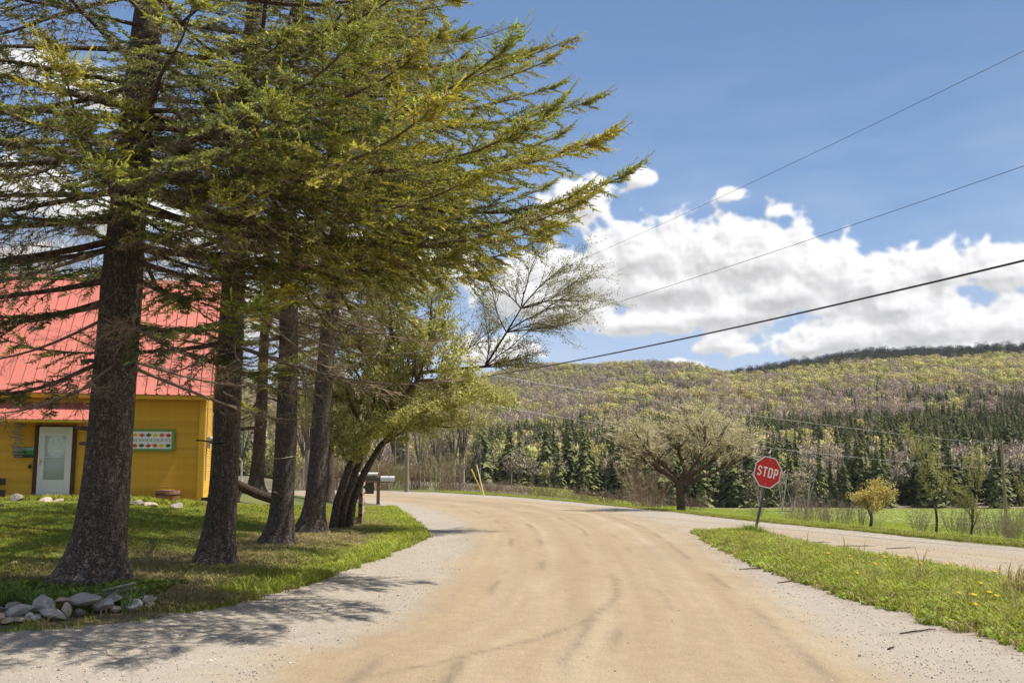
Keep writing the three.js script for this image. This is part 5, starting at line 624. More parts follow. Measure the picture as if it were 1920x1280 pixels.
function broadGeo(seed, opt = {}) {                             // crown of fine twig and leaf flakes on a few limbs
  const r = rngOf(seed), mb = new MB(), H = opt.H ?? 15, W = opt.W ?? 4.2, n = opt.n ?? 360, a0 = opt.a, b0 = opt.b, c0 = opt.wood ?? [0.16, 0.135, 0.115], f = opt.flake ?? 0.62;
  const lobes = []; for (let k = 0; k < 9; k++) { const a = r() * 6.28, q = W * (0.25 + 0.5 * r()); lobes.push([Math.cos(a) * q, H * (0.48 + 0.4 * r()), Math.sin(a) * q, W * (0.34 + 0.24 * r())]); } lobes.push([0, H * 0.85, 0, W * 0.45]);
  for (const [x, y, z, q] of lobes) mb.tube([[0, H * 0.22, 0], [x * 0.4, mix(H * 0.25, y, 0.55), z * 0.4], [x, y, z]], [0.09 * H / 15, 0.055, 0.02], 3, c0);
  for (let k = 0; k < n; k++) { const [x, y, z, q] = lobes[Math.floor(r() * lobes.length)]; let u, v, w; do { u = r() * 2 - 1; v = r() * 2 - 1; w = r() * 2 - 1; } while (u * u + v * v + w * w > 1); const l = Math.sqrt(u * u + v * v + w * w), g = Math.pow(l, 0.4) / Math.max(l, 0.01) * q; const o = [x + u * g, y + v * g * 0.8, z + w * g], c = mix3(a0, b0, r()), s = f * (0.5 + r()), d = [u + (r() - 0.5) * 1.2, v * 0.8 + 0.4 + (r() - 0.5), w + (r() - 0.5) * 1.2], m = Math.hypot(...d), e = [o[0] + d[0] / m * s * (opt.long ?? 1.6), o[1] + d[1] / m * s * (opt.long ?? 1.6), o[2] + d[2] / m * s * (opt.long ?? 1.6)], th = r() * 6.28, wd = s * (opt.wide ?? 0.3); mb.tri([o[0] - Math.cos(th) * wd, o[1] - 0.3 * wd, o[2] - Math.sin(th) * wd], [o[0] + Math.cos(th) * wd, o[1] + 0.3 * wd, o[2] + Math.sin(th) * wd], e, c, c, [u + x / W * 0.5, v + 0.35, w + z / W * 0.5], 0.9); }
  return mb.geo();
}
const BARE_A = [0.235, 0.195, 0.155], BARE_B = [0.335, 0.285, 0.23];
const KIND = {
  conifer: [coniferGeo(1), coniferGeo(2, { W: 2.7, H: 19, pow: 0.9 }), coniferGeo(3, { W: 4.4, H: 14, pow: 0.6, droop: 0.7 }), coniferGeo(4, { W: 3.4, H: 16, b: [0.25, 0.245, 0.075] })],
  bare: [broadGeo(11, { a: BARE_A, b: BARE_B }), broadGeo(12, { a: [0.255, 0.205, 0.155], b: [0.37, 0.30, 0.225], W: 4.8 }), broadGeo(13, { a: [0.23, 0.195, 0.165], b: [0.32, 0.275, 0.235], H: 16 })],
  leafing: [broadGeo(21, { a: [0.34, 0.34, 0.105], b: [0.43, 0.425, 0.15], n: 420, wide: 0.5, long: 1.0, flake: 0.66 }), broadGeo(22, { a: [0.30, 0.31, 0.11], b: [0.40, 0.39, 0.155], n: 420, wide: 0.5, long: 1.0, W: 4.8, flake: 0.66 }), broadGeo(23, { a: [0.35, 0.30, 0.11], b: [0.46, 0.395, 0.165], n: 400, wide: 0.5, long: 1.0, flake: 0.62 })],
};
const coniferMat = std({ vertexColors: true, roughness: 0.9, side: THREE.DoubleSide });
const broadMat = new THREE.MeshPhysicalMaterial({ vertexColors: true, roughness: 1, transmission: 0.25, thickness: 0, specularIntensity: 0.2 });
const stems = { conifer: stemGeo(15, 0.2, [0.17, 0.14, 0.12]), bare: stemGeo(9, 0.19, [0.24, 0.21, 0.185]), birch: stemGeo(10, 0.13, [0.60, 0.58, 0.54]) };
const farLabel = { conifer: ['dark evergreen standing at the foot of the wooded hill', 'evergreens along the foot of the hill'], bare: ['leafless grey-brown tree at the foot of the wooded hill', 'leafless trees along the foot of the hill'], leafing: ['yellow-green budding tree at the foot of the wooded hill', 'budding trees along the foot of the hill'] };
{
  const far = { conifer: KIND.conifer.map(() => []), bare: KIND.bare.map(() => []), leafing: KIND.leafing.map(() => []) }, near = [], r = rngOf(2024);
  const pick = (x, d) => {
    const a = x / d, n = fbm(x / 170, d / 150, 3), m = fbm(x / 110 + 50, d / 90, 3), left = sst(0.22, 0.05, a); let pc;
    if (d < 400) pc = 0.5 + n * 1.6; else if (d < 1180) pc = mix(0.62, 0.5, left) + 2.6 * n + 0.8 * m; else pc = 0.06 + 0.5 * Math.max(0, m - 0.1); if (d >= 950 && d < 1300) pc = mix(pc, 0.08 + 0.5 * Math.max(0, m - 0.1), sst(980, 1180, d + 220 * n));
    const ridge = Math.abs(d - 1450) < 130 && a < 0.2; if (ridge) pc = 0.75;
    if (r() < pc) return 'conifer';
    let pl = d < 700 ? 0.25 + 2 * m : d < 1150 ? 0.28 + 2.6 * m : d < 1750 ? 0.72 + 2.4 * m : 0.12; if (a < 0.2 && d < 1500) pl = 0.42 + 3 * m; if (d > 2000) pl = 0.6 + 2.5 * m; return r() < pl ? 'leafing' : 'bare';
  };
  let d = 296;
  while (d < 2760) {
    const cell = d < 700 ? 6.2 : d < 1100 ? 7.6 : d < 2000 ? 10.2 : 12.5, lo = -0.46 * d, hi = (d > 2000 ? 0.34 : 0.66) * d;
    for (let x = lo; x < hi; x += cell) {
      const X = x + (r() - 0.5) * cell * 1.1, D = d + (r() - 0.5) * cell * 1.1, a = X / D; if (D < 300 + 14 * noise(X / 25, 3) - 20 * sst(0.1, -0.05, a)) continue;
      if (a < -0.1 && r() < 0.45) continue;
      const k = pick(X, D), list = KIND[k], i = Math.floor(r() * list.length), s = (k === 'conifer' ? 0.48 + 0.78 * r() : 0.62 + 0.55 * r()) * (k === 'conifer' ? (D < 400 ? 1.1 : 1.0) : D > 1100 ? 1.5 : D > 700 ? 1.2 : 0.95), tone = 0.68 + 0.58 * r();
      const rec = [X, height(X, D), D, s, r() * 6.28, tone, k, i]; if (D < 345 && a > -0.08 && a < 0.56) near.push(rec); else far[k][i].push(rec);
    }
    d += cell * 0.92;
  }
  near.sort((p, q) => p[2] - q[2]); const counts = { conifer: 0, bare: 0, leafing: 0 };
  for (const rec of near) {
    const [x, y, D, s, a, tone, k, i] = rec; if (counts[k] >= 240) { far[k][i].push(rec); continue; } counts[k]++;
    const t = thing(k === 'conifer' ? 'evergreen_tree' : k === 'bare' ? 'leafless_tree' : 'budding_tree', farLabel[k][0], 'tree', [x, y, -D], a, farLabel[k][1]); t.scale.setScalar(s);
    part(t, 'trunk', stems[k === 'conifer' ? 'conifer' : k === 'bare' && i === 1 ? 'birch' : 'bare'], twigMat); part(t, 'crown', KIND[k][i], k === 'conifer' ? coniferMat : broadMat, 'stuff');
  }
  const wood = new THREE.Group(); let total = 0;
  for (const k of Object.keys(far)) far[k].forEach((list, i) => {
    if (!list.length) return; const im = new THREE.InstancedMesh(KIND[k][i], k === 'conifer' ? coniferMat : broadMat, list.length), e = new THREE.Euler(), q = new THREE.Quaternion(); total += list.length;
    list.forEach(([x, y, D, s, a, tone], n) => { q.setFromEuler(e.set(0, a, 0)); im.setMatrixAt(n, new THREE.Matrix4().compose(V(x, y - 0.3, -D), q, V(s * (0.9 + 0.2 * tone), s * (0.85 + 0.3 * (tone - 0.6)), s))); im.setColorAt(n, lin(tone, tone * (0.96 + 0.06 * Math.sin(n)), tone * (0.95 + 0.1 * Math.cos(n * 1.7)))); }); im.name = 'tree_mass'; im.userData.kind = 'stuff'; wood.add(im);
  });
  wood.name = 'hillside_forest'; put(wood, 'hillside_forest', 'mixed spring forest of dark evergreens and yellow-green trees covering the far hills', 'forest', null, 'stuff'); console.log('forest', JSON.stringify(counts), total);
  // bare and budding trees behind the house and along the back road
  const back = rngOf(64), bt = (x, d, s, k, i, label, group) => { const t = thing(k === 'bare' ? 'leafless_tree' : 'budding_tree', label, 'tree', at(x, d), back() * 6, group); t.scale.setScalar(s); part(t, 'trunk', stems[k === 'bare' && i === 1 ? 'birch' : 'bare'], twigMat); part(t, 'crown', k === 'bare' ? fineBare[i % 2] : fineLeaf, broadMat, 'stuff'); };
  const fineBare = [broadGeo(31, { a: [0.19, 0.155, 0.12], b: [0.30, 0.25, 0.19], n: 2600, flake: 0.30, wide: 0.05, long: 2.4, W: 4.4 }), broadGeo(32, { a: [0.24, 0.20, 0.13], b: [0.36, 0.30, 0.19], n: 2600, flake: 0.28, wide: 0.05, long: 2.4, W: 3.8 })], fineLeaf = broadGeo(33, { a: [0.25, 0.24, 0.08], b: [0.38, 0.35, 0.14], n: 2400, flake: 0.18, wide: 0.35, long: 1.1, W: 4 });
  for (let k = 0; k < 16; k++) bt(-44 + k * 1.9 + back() * 2, 52 + back() * 26, 0.85 + 0.4 * back(), 'bare', k % 3 ? 0 : 1, 'tall leafless tree rising behind the red roof', 'leafless trees behind the house');
  for (let k = 0; k < 34; k++) bt(-30 + k * 0.75 + back() * 2, 84 + back() * 60, 0.55 + 0.35 * back(), k % 3 ? 'bare' : 'leaf', 1, 'pale budding tree beyond the back road, seen between the spruce trunks', 'pale trees beyond the back road');
  for (let k = 0; k < 14; k++) shrub(k % 3 ? 'tan' : 'olive', -19 + k * 1.05 + back(), 78.5 + back() * 4, 0.8 + 0.5 * back(), 'pale tan thicket bush along the far side of the back road', 'thicket along the back road');
  // white-stemmed birches by the wood
  for (const [x, D] of [[74, 276], [78, 279], [81, 277], [69, 281]]) { const t = thing('birch_clump', 'white-stemmed birch clump in front of the dark evergreens by the field', 'tree', at(x, D), x, 'birch clumps by the field'); const m = new MB(), rr = rngOf(x); for (let k = 0; k < 4; k++) { const a = rr() * 6, q = 1.2 + rr(); m.tube([[0, -0.3, 0], [Math.cos(a) * q * 0.6, 5, Math.sin(a) * q * 0.6], [Math.cos(a) * q * 1.5, 11, Math.sin(a) * q * 1.5]], [0.11, 0.085, 0.03], 5, [0.50, 0.47, 0.44]); } part(t, 'stems', m.geo(), twigMat); const c = part(t, 'crown', KIND.bare[1], broadMat, 'stuff'); c.scale.setScalar(0.75); }
}

// ---------------------------------------------------------------- grass, ground cover, stones, litter
function tuftGeo(seed, n, h, w, lean, colA, colB) { const r = rngOf(seed), mb = new MB(); for (let k = 0; k < n; k++) { const a = r() * 6.283, q = Math.sqrt(r()) * w, x = Math.cos(a) * q, z = Math.sin(a) * q, b = r() * 6.283, H = h * (0.5 + 0.7 * r()), wd = 0.0028 + 0.0022 * r() + h * 0.008, L = lean * H * (0.3 + r()), c = mix3(colA, colB, r()), dx = Math.cos(b), dz = Math.sin(b), m = [x + dx * L * 0.35, H * 0.6, z + dz * L * 0.35], e = [x + dx * L, H * (1 - 0.3 * lean * r()), z + dz * L]; mb.quad([x - dz * wd, -0.01, z + dx * wd], [x + dz * wd, -0.01, z - dx * wd], [m[0] + dz * wd * 0.8, m[1], m[2] - dx * wd * 0.8], [m[0] - dz * wd * 0.8, m[1], m[2] + dx * wd * 0.8], c); mb.tri([m[0] - dz * wd * 0.8, m[1], m[2] + dx * wd * 0.8], [m[0] + dz * wd * 0.8, m[1], m[2] - dx * wd * 0.8], e, c); } return mb.geo(); }
const GA = [0.15, 0.195, 0.018], GB = [0.31, 0.335, 0.042], DA = [0.30, 0.24, 0.10], DB = [0.42, 0.35, 0.17];
const TUFT = { lawn: tuftGeo(1, 16, 0.05, 0.07, 0.9, GA, GB), lawn2: tuftGeo(2, 14, 0.045, 0.07, 1.1, [0.18, 0.21, 0.026], [0.37, 0.36, 0.065]), tall: tuftGeo(3, 12, 0.17, 0.05, 0.8, GA, GB), dry: tuftGeo(4, 12, 0.07, 0.07, 1.4, DA, DB), stalk: tuftGeo(5, 7, 0.34, 0.05, 0.9, DA, DB), mid: tuftGeo(6, 14, 0.10, 0.06, 0.9, GA, [0.34, 0.37, 0.042]) };
const leafTuft = leafCluster(61, 12, 0.13, 0.05, [0.10, 0.16, 0.016], [0.22, 0.27, 0.03]);
function scatter(name, label, category, sets) { const g = new THREE.Group(); let n = 0; for (const [geo, list] of sets) { if (!list.length) continue; const im = new THREE.InstancedMesh(geo, grassMat, list.length), q = new THREE.Quaternion(), e = new THREE.Euler(); list.forEach(([x, d, s, a, tone, hue = 0], k) => { q.setFromEuler(e.set(0, a, 0)); im.setMatrixAt(k, new THREE.Matrix4().compose(V(x, groundY(x, d), -d), q, V(s, s, s))); im.setColorAt(k, lin(tone * (1 + 0.3 * hue), tone, tone * (1 - 0.2 * hue))); }); im.name = 'blades'; im.userData.kind = 'stuff'; im.castShadow = im.receiveShadow = true; g.add(im); n += list.length; } put(g, name, label, category, null, 'stuff'); console.log(name, n); }
{
  const r = rngOf(500), lawn = [], lawn2 = [], dry = [], mid = [], tall = [], N = 120000;
  for (let k = 0; k < N; k++) {                                // lawn, denser near the viewer
    const d = 9.2 + 37 * Math.pow(r(), 1.9), x = mix(-0.62 * d, -1.6, Math.pow(r(), 0.85)); const rs = roadS(x, d); if (rs > 0.12) continue;
    if (d > 28.5 && x < -9.2 - 0.27 * (29.6 - d)) continue; if (x < -9.1 && d > 29.6 + (x + 9.1) * 0.26) continue;
    const n1 = fbm(x * 0.35, d * 0.35, 4), n2 = fbm(x * 1.3 + 7, d * 1.3, 3), under = Math.exp(-(((x + 4.6) / 1.9) ** 2)), bare = clamp(under * (0.95 + 1.4 * n1) + 0.35 * clamp(n2)) * sst(9, 11.5, d) * (d < 30 ? 1 : 0.3), edge = sst(-1.1, -0.1, rs + 0.4 * n2) * sst(11.5, 13, d);
    const tone = 0.98 + 0.45 * r() + 0.4 * n1, hue = clamp(n2 * 1.2 + 0.2 * r(), -0.3, 1), a = r() * 6.28, s = 0.8 + 0.6 * r();
    if (d < 11.2 && x < -3.4 && (d < 10.9 || r() < 0.6) && r() < 0.985) continue;
    if (edge > 0.35 && r() < 0.6) { if (n2 < -0.18 && r() < 0.8) continue; (r() < 0.16 ? tall : mid).push([x, d, s * (0.55 + 0.35 * edge), a, tone, hue * 0.6]); continue; }
    if (r() < bare * 0.97) { if (r() < 0.4) dry.push([x, d, s, a, 0.7 + 0.4 * r()]); continue; }
    (r() < 0.5 ? lawn : lawn2).push([x, d, s * (d > 22 ? 1.3 : 1), a, tone, hue]);
  }
  for (let k = 0; k < 2600; k++) { const d = 27 + 3.2 * r(), x = mix(-16.5, -9, r()); const wall = 29.6 + (x + 9.1) * 0.268; if (d > wall - 0.05 || d < wall - 1.5) continue; (r() < 0.7 ? tall : lawn2).push([x, d, 0.9 + 0.6 * r(), r() * 6, 0.9 + 0.5 * r(), 0.5 * r()]); }   // bed in front of the house
  scatter('lawn_grass', 'mown green lawn grass with dry patches around the spruces and the house', 'grass', [[TUFT.lawn, lawn], [TUFT.lawn2, lawn2], [TUFT.dry, dry], [TUFT.mid, mid], [TUFT.tall, tall]]);
}

{
  const r = rngOf(600), mid = [], tall = [], dry = [], stalk = [], lf = [];
  for (let k = 0; k < 60000; k++) { const d = 7.5 + 19 * Math.pow(r(), 1.35), x = 3.8 + 7 * r(), s = polyDist(ISLAND, x, d) - edgeWob(x, d); if (s < -0.16 || (s < 0.15 && r() < 0.55)) continue; const n = fbm(x * 0.8, d * 0.8, 4), tone = 0.85 + 0.45 * r() + 0.5 * n, a = r() * 6.28, sc = 0.75 + 0.6 * r(), edge = sst(0.5, 0, s); if (r() < 0.16 + 0.3 * clamp(n)) dry.push([x, d, sc * 1.2, a, 0.8 + 0.4 * r()]); else if (r() < 0.22) lf.push([x, d, sc, a, tone * 1.4]); else if (r() < 0.3 + 0.3 * n) tall.push([x, d, sc * 0.75, a, tone, 0.3 * r()]); else mid.push([x, d, sc * (1 - 0.3 * edge), a, tone, 0.5 * r()]); }
  for (let k = 0; k < 90; k++) { const d = 9 + 14 * r(), x = 4.4 + 3.4 * r(); if (polyDist(ISLAND, x, d) > 0.3) stalk.push([x, d, 0.6 + 0.7 * r(), r() * 6, 1.1]); }
  for (let k = 0; k < 60; k++) stalk.push([6.6 + (r() - 0.5) * 0.8, 12.6 + (r() - 0.5) * 0.8, 0.8 + 0.7 * r(), r() * 6, 1.1]);
  scatter('verge_grass', 'lush green verge grass with weeds and dry stalks between the two roads', 'grass', [[TUFT.mid, mid], [TUFT.tall, tall], [TUFT.dry, dry], [TUFT.stalk, stalk], [leafTuft, lf]]);
  const far = [], fd = [], r2 = rngOf(601); for (let k = 0; k < 26000; k++) { const t = Math.pow(r2(), 0.75), d = mix(14, 74, t), s = 0.2 + 5 * r2() * r2(), x = 10.6 + (s - (d - 20.6) * 0.296) / 0.955; if (roadS(x, d) > 0.05) continue; (r2() < 0.3 ? fd : far).push([x, d, 0.55 + 0.5 * r2(), r2() * 6, 0.85 + 0.5 * r2(), 0.3 * r2()]); }
  scatter('far_verge_grass', 'green grass strip along the far edge of the crossing road', 'grass', [[TUFT.mid, far], [TUFT.dry, fd]]);
  const mead = [], r3 = rngOf(602); for (let k = 0; k < 60000; k++) { const d = 55 + 245 * Math.pow(r3(), 1.2), x = mix(0.02, 0.62, r3()) * d; if (valleyS(x, d) < 8) continue; mead.push([x, d, 2.2 + 1.6 * r3(), r3() * 6, 1.35 + 0.4 * r3(), 0.25 * r3()]); }
  scatter('meadow_grass', 'bright green grass of the flat valley field', 'grass', [[TUFT.lawn, mead]]);
}
{ // leafy ground cover round the foot of the thickest spruce, day-lily fans behind the stones
  const r = rngOf(700), lf = [], fan = []; for (let k = 0; k < 1900; k++) { const x = -8.2 + 4.1 * r(), d = 11.0 + 1.5 * r() + 0.25 * (x + 5) ; if (Math.hypot(x + 5.24, d - 12.83) < 0.45 || fbm(x * 1.5, d * 1.5, 3) < -0.12) continue; lf.push([x, d, 0.8 + 0.7 * r(), r() * 6, 0.8 + 0.7 * r()]); }
  for (let k = 0; k < 110; k++) fan.push([-7.6 + 3.6 * r(), 10.65 + 0.35 * r() + 0.1, 0.9 + 0.5 * r(), r() * 6, 1.1]);
  scatter('ground_cover', 'dark leafy ground cover round the foot of the thickest spruce', 'ground cover', [[leafTuft, lf], [tuftGeo(71, 9, 0.26, 0.05, 0.9, [0.10, 0.17, 0.03], [0.20, 0.27, 0.06]), fan]]);
  const wd = []; for (let k = 0; k < 70; k++) { const a = r() * 6.28, q = r() * 0.42; wd.push([5.85 + Math.cos(a) * q, 24.7 + Math.sin(a) * q * 0.8, 0.7 + 0.9 * (1 - q / 0.42) * r() + 0.2, r() * 6, 1.2]); } scatter('lily_clump', 'clump of broad green day-lily leaves at the foot of the stop sign', 'plant', [[tuftGeo(72, 7, 0.22, 0.05, 0.7, [0.12, 0.18, 0.02], [0.24, 0.28, 0.04]), wd]]);
}
// loose gravel on the shoulders
{
  const r = rngOf(800), geos = [0, 1, 2].map((k) => { const g = new THREE.IcosahedronGeometry(1, 0), p = g.attributes.position, q = rngOf(40 + k), m = new Map(); for (let i = 0; i < p.count; i++) { const key = [p.getX(i), p.getY(i), p.getZ(i)].map((z) => z.toFixed(3)).join(); if (!m.has(key)) m.set(key, 0.65 + 0.6 * q()); const s = m.get(key); p.setXYZ(i, p.getX(i) * s, p.getY(i) * s * 0.62, p.getZ(i) * s); } g.computeVertexNormals(); return g; }), lists = [[], [], []];
  for (let k = 0; k < 90000; k++) { const d = 5.2 + 40 * Math.pow(r(), 2.1), x = mix(-0.6, 0.62, r()) * d; const s = roadS(x, d); if (s < -0.05) continue; const L = interp(LANE_L, d), R = interp(LANE_R, d), u = (x - L) / (R - L), lane = sst(-0.03, 0.05, u) * sst(1.03, 0.95, u), n = fbm(x * 0.9, d * 0.9, 3); if (r() < lane * 0.93) continue; if (r() > 0.75 + n) continue; const big = r(); lists[k % 3].push([x, d, (0.003 + 0.006 * r() + (big > 0.97 ? 0.012 * r() : 0)) * (1 - 0.35 * lane), r()]); }
  for (let k = 0; k < 26000; k++) { const d = 5.2 + 34 * Math.pow(r(), 1.9), x = mix(-0.45, 0.5, r()) * d, L = interp(LANE_L, d), R = interp(LANE_R, d), u = (x - L) / (R - L); if (u < 0.02 || u > 0.98) continue; let t = 0.05; for (const z of [0.02, 0.16, 0.30, 0.47, 0.55, 0.68, 0.9]) t = Math.max(t, Math.exp(-(((u - z) / 0.018) ** 2)) * sst(0.0, 0.4, noise(u * 3 + z * 40, d * 0.33))); if (r() > t * 0.55) continue; lists[k % 3].push([x, d, 0.003 + 0.007 * r() * r(), r()]); }
  const g = new THREE.Group(), e = new THREE.Euler(), q = new THREE.Quaternion(), pm = std({ roughness: 0.95 }); lists.forEach((l, k) => { const im = new THREE.InstancedMesh(geos[k], pm, l.length); l.forEach(([x, d, s, c], i) => { q.setFromEuler(e.set(c * 5, c * 40, c * 9)); im.setMatrixAt(i, new THREE.Matrix4().compose(V(x, groundY(x, d) + 0.004 + s * 0.25, -d), q, V(s, s, s))); const b = 0.22 + 0.3 * ((c * 17) % 1), w = (c * 31) % 1; im.setColorAt(i, lin(b * 1.08, b * mix(0.9, 0.98, w), b * mix(0.72, 0.93, w))); }); im.name = 'pebbles'; im.userData.kind = 'stuff'; g.add(im); }); put(g, 'loose_gravel', 'loose pale pebbles scattered over the road shoulders', 'gravel', null, 'stuff');
}
// stones
const stoneTex = tex(256, 256, (u, v) => { const n = 0.82 + 0.3 * fbm(u * 5, v * 5, 5, 5) + 0.12 * noise(u * 60, v * 60, 60), l = sst(0.2, 0.5, noise(u * 9 + 3, v * 9, 9)); return mix3([n, n, n], [n * 1.1, n * 1.06, n * 0.95], l); });
const stoneMats = [[0.36, 0.335, 0.31], [0.47, 0.44, 0.41], [0.28, 0.245, 0.215], [0.45, 0.36, 0.285], [0.21, 0.185, 0.17]].map((c) => std({ color: lin(...c), map: stoneTex, bumpMap: stoneTex, bumpScale: 0.01, roughness: 0.92 }));
function stoneGeo(seed, w, h, d) { const r = rngOf(seed), g = new THREE.IcosahedronGeometry(0.5, 3), p = g.attributes.position, cuts = [...Array(16)].map(() => { const v = V(r() - 0.5, (r() - 0.5) * 1.2, r() - 0.5).normalize(); return [v, 0.27 + 0.15 * r()]; }); for (let i = 0; i < p.count; i++) { const v = V(p.getX(i), p.getY(i), p.getZ(i)); for (const [n, c] of cuts) { const k = v.dot(n); if (k > c) v.addScaledVector(n, (c - k) * 0.99); } const q = 1 + 0.05 * noise(v.x * 6 + seed, v.y * 6 + v.z * 5) + 0.03 * noise(v.x * 17 + seed, v.y * 17 + v.z * 13); p.setXYZ(i, v.x * w * q * 1.15, v.y * h * q * 1.15, v.z * d * q * 1.15); } g.deleteAttribute('normal'); const u = g.attributes.uv; for (let i = 0; i < u.count; i++) u.setXY(i, p.getX(i) * 2 + p.getZ(i), p.getY(i) * 2 + p.getZ(i)); g.computeVertexNormals(); return g; }
const stoneAt = (x, d, y, w, h, dp, m, seed, label, group, name = 'border_stone') => { const s = new THREE.Mesh(stoneGeo(seed, w, h, dp), stoneMats[m]); s.position.set(x, groundY(x, d) + y + h * 0.42, -d); s.rotation.set(0.15 * Math.sin(seed), seed, 0.2 * Math.cos(seed * 3)); return put(s, name, label, 'stone', group); };
{ // dry border along the front of the spruce bed: [x, d, lift, width, height, depth, tone]
  const B = 'stones of the border', S = [
    [-5.32, 9.86, 0, 0.40, 0.40, 0.36, 0, 'large rounded grey boulder at the cut-off end of the stone border'], [-5.05, 9.98, 0, 0.24, 0.16, 0.24, 3], [-4.86, 9.94, 0, 0.24, 0.24, 0.22, 3, 'knobbly tan stone low in the border'], [-5.0, 10.12, 0.17, 0.26, 0.10, 0.24, 4], [-4.66, 10.22, 0.08, 0.38, 0.20, 0.30, 1, 'pale flat-faced stone, second large one along the border'], [-4.74, 10.05, 0, 0.2, 0.12, 0.2, 3], [-4.55, 10.1, 0, 0.22, 0.1, 0.2, 3],
    [-4.33, 10.4, 0.04, 0.48, 0.34, 0.34, 0, 'biggest grey stone standing in the middle of the border'], [-4.42, 10.18, 0, 0.13, 0.17, 0.12, 1, 'small upright pale wedge stone in the border'], [-4.3, 10.2, 0, 0.17, 0.13, 0.15, 1], [-4.05, 10.26, 0, 0.37, 0.20, 0.26, 0, 'grey stone lying on its side in front of the border'], [-4.08, 10.52, 0.2, 0.26, 0.12, 0.24, 3], [-3.92, 10.42, 0, 0.14, 0.3, 0.13, 3, 'brown stone leaning between two grey ones'], [-3.78, 10.62, 0.16, 0.52, 0.22, 0.36, 0, 'long flat grey slab lying across the top of the border'], [-3.72, 10.5, 0, 0.2, 0.13, 0.2, 4], [-3.44, 10.72, 0.04, 0.38, 0.2, 0.28, 1, 'pale flat stone beside the long slab'], [-3.32, 10.92, 0.14, 0.42, 0.16, 0.3, 0], [-3.15, 10.95, 0.12, 0.2, 0.18, 0.18, 4], [-2.98, 10.86, 0, 0.36, 0.24, 0.3, 1, 'pale rounded stone at the grass end of the border'], [-2.86, 11.1, 0.06, 0.36, 0.16, 0.24, 0], [-2.7, 11.02, 0, 0.15, 0.12, 0.14, 3], [-3.2, 10.75, 0, 0.16, 0.12, 0.16, 3], [-4.9, 10.4, 0.1, 0.3, 0.16, 0.24, 2],
  ];
  S.forEach(([x, d, y, w, h, dp, m, label], i) => stoneAt(-5.3 + (x + 5.32) * 0.53, 9.92 + (d - 9.86) * 0.95, y * 0.6 + 0.01, w * 0.72, h * 0.6, dp * 0.7, m, 31 + i * 1.7, label ?? 'small filler stone wedged between the border stones', label ? B : 'filler stones of the border'));
  { const g = thing('stone_shards', 'two thin dark slate shards lying on top of the border', 'slate', at(-4.28, 10.98, 0.17), 0.25); part(g, 'shard', box(0.42, 0.022, 0.14, 0, 0.012, 0, 0.006).rotateZ(0.16), stoneMats[4]); part(g, 'shard', box(0.34, 0.018, 0.12, 0.05, 0.05, -0.03, 0.006).rotateZ(0.22), stoneMats[2]); }
  const r = rngOf(41); const bed = [[-13.2, 26.8, 0.34, 0.26, 4, 'dark rounded rock in the grass below the white door'], [-12.35, 26.7, 0.5, 0.14, 3, 'flat pale rock in the grass bed below the door'], [-12.0, 26.6, 0.3, 0.16, 3, 'pinkish rock next to the flat pale rock'], [-12.0, 28.0, 0.3, 0.14, 3, 'tan rock touching the plank step'], [-10.35, 26.9, 0.5, 0.34, 4, 'dark angular rock in the bed under the sign'], [-9.95, 26.7, 0.42, 0.22, 3, 'pinkish rock beside the dark angular one'], [-9.6, 26.8, 0.36, 0.2, 3, 'tan rock in the bed below the planter'], [-9.1, 27.3, 0.45, 0.2, 2, 'brown rock at the end of the bed by the house corner']]; bed.forEach(([x, d, w, h, m, label], i) => stoneAt(x, d, 0, w, h, w * 0.7, m, 70 + i, label, 'rocks in the bed before the house', 'bed_rock'));
}
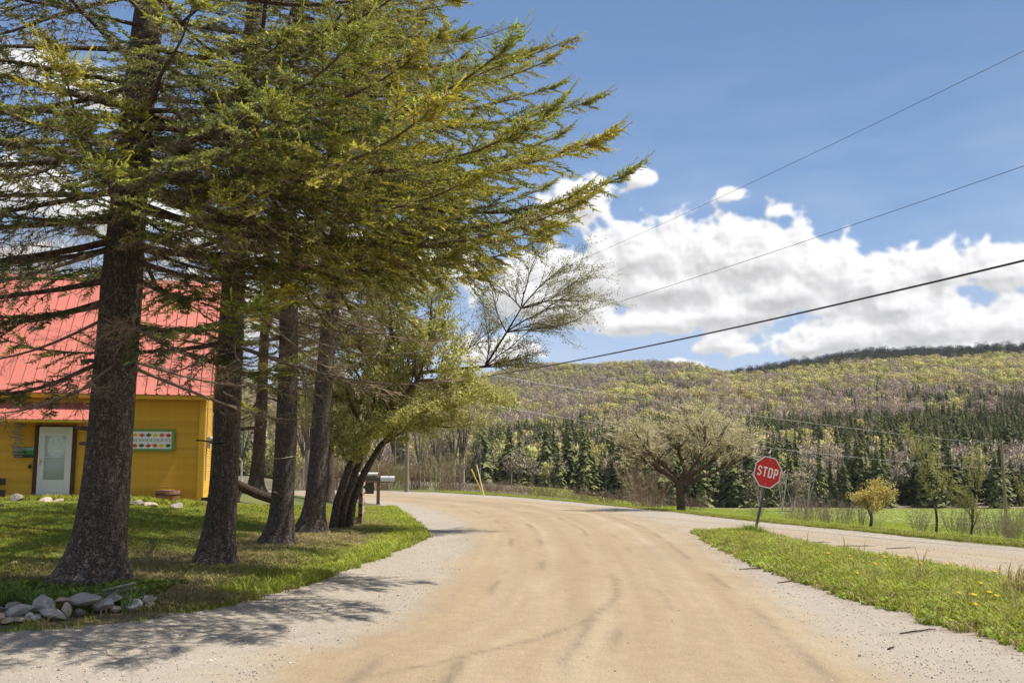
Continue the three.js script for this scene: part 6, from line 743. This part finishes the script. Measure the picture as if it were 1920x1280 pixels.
// dandelions, sticks and a few stray stones
{
  const r = rngOf(900), fl = new MB(); for (let k = 0; k < 18; k++) { const a = k / 18 * 6.283, c = mix3([0.62, 0.42, 0.01], [0.72, 0.52, 0.02], r()); fl.tri([0, 0.085, 0], [Math.cos(a) * 0.022, 0.092 + 0.004 * (k % 2), Math.sin(a) * 0.022], [Math.cos(a + 0.35) * 0.022, 0.092, Math.sin(a + 0.35) * 0.022], c); fl.tri([0, 0.095, 0], [Math.cos(a) * 0.013, 0.1, Math.sin(a) * 0.013], [Math.cos(a + 0.4) * 0.013, 0.1, Math.sin(a + 0.4) * 0.013], c); }
  const stem = new MB(); stem.tube([[0.01, 0, 0], [0.003, 0.05, 0], [0, 0.088, 0]], [0.0025, 0.0022, 0.002], 4, [0.2, 0.22, 0.05]); const fg = fl.geo(), sg = stem.geo();
  let n = 0; for (let k = 0; k < 400 && n < 34; k++) { const d = 8.6 + 13 * Math.pow(r(), 1.2), x = 4.3 + 3.6 * r(); if (polyDist(ISLAND, x, d) < 0.25) continue; const t = thing('dandelion', 'yellow dandelion flower in the green verge between the roads', 'flower', at(x, d), r() * 6, 'dandelions in the verge'); part(t, 'flower_head', fg, plantMat); part(t, 'stem', sg, plantMat); t.scale.setScalar(1.1 + 0.7 * r()); n++; }
  const stick = (x, d, L, a, label) => { const mb = new MB(); mb.tube([[-L / 2, 0.012, 0], [-L * 0.1, 0.02, 0.02 * L], [L * 0.2, 0.014, -0.03 * L], [L / 2, 0.02, 0.03 * L]], [0.007, 0.009, 0.007, 0.003], 5, [0.5, 0.42, 0.34]); mb.tube([[L * 0.1, 0.015, 0], [L * 0.3, 0.04, 0.08 * L]], [0.005, 0.002], 4, [0.5, 0.42, 0.34]); const m = new THREE.Mesh(mb.geo(), barkMat), p = at(x, d); m.position.set(...p); m.rotation.y = a; put(m, 'fallen_stick', label, 'stick', 'sticks on the gravel'); };
  for (const [x, d, L, a] of [[6.6, 22.3, 0.9, 0.2], [7.2, 21.2, 0.8, -0.1], [7.9, 20.6, 0.7, 0.3], [4.0, 10.1, 0.5, 0.5], [3.4, 9.2, 0.12, 0.7], [4.05, 14.6, 0.7, 0.6], [3.9, 16.4, 0.5, 0.2]]) stick(x, d, L, a, 'dead brown stick lying on the pale gravel beside the verge');
}
{ // a fair-weather cloud beyond the frame whose shade lies along the top of the ridge
  const g = new THREE.IcosahedronGeometry(1, 14), p = g.attributes.position; for (let i = 0; i < p.count; i++) { const v = V(p.getX(i), p.getY(i), p.getZ(i)), k = 1 + 0.30 * fbm(v.x * 3.2 + 7, v.z * 2.6 + v.y * 2, 4) + 0.12 * noise(v.x * 13, v.z * 9 + v.y * 7); p.setXYZ(i, v.x * 560 * k, Math.max(-0.25, v.y) * 170 * k, v.z * 135 * k); } g.computeVertexNormals();
  const c = new THREE.Mesh(g, std({ color: lin(0.9, 0.9, 0.9), roughness: 1 })); c.position.set(1320, 1430, -1975); c.rotation.y = 0.06; put(c, 'cloud', 'white fair-weather cloud above the wooded ridge', 'cloud', null, 'structure');
}
scene.fog = new THREE.FogExp2(new THREE.Color(0.80, 0.87, 0.96), 0.00003);
renderer.render(scene, camera);
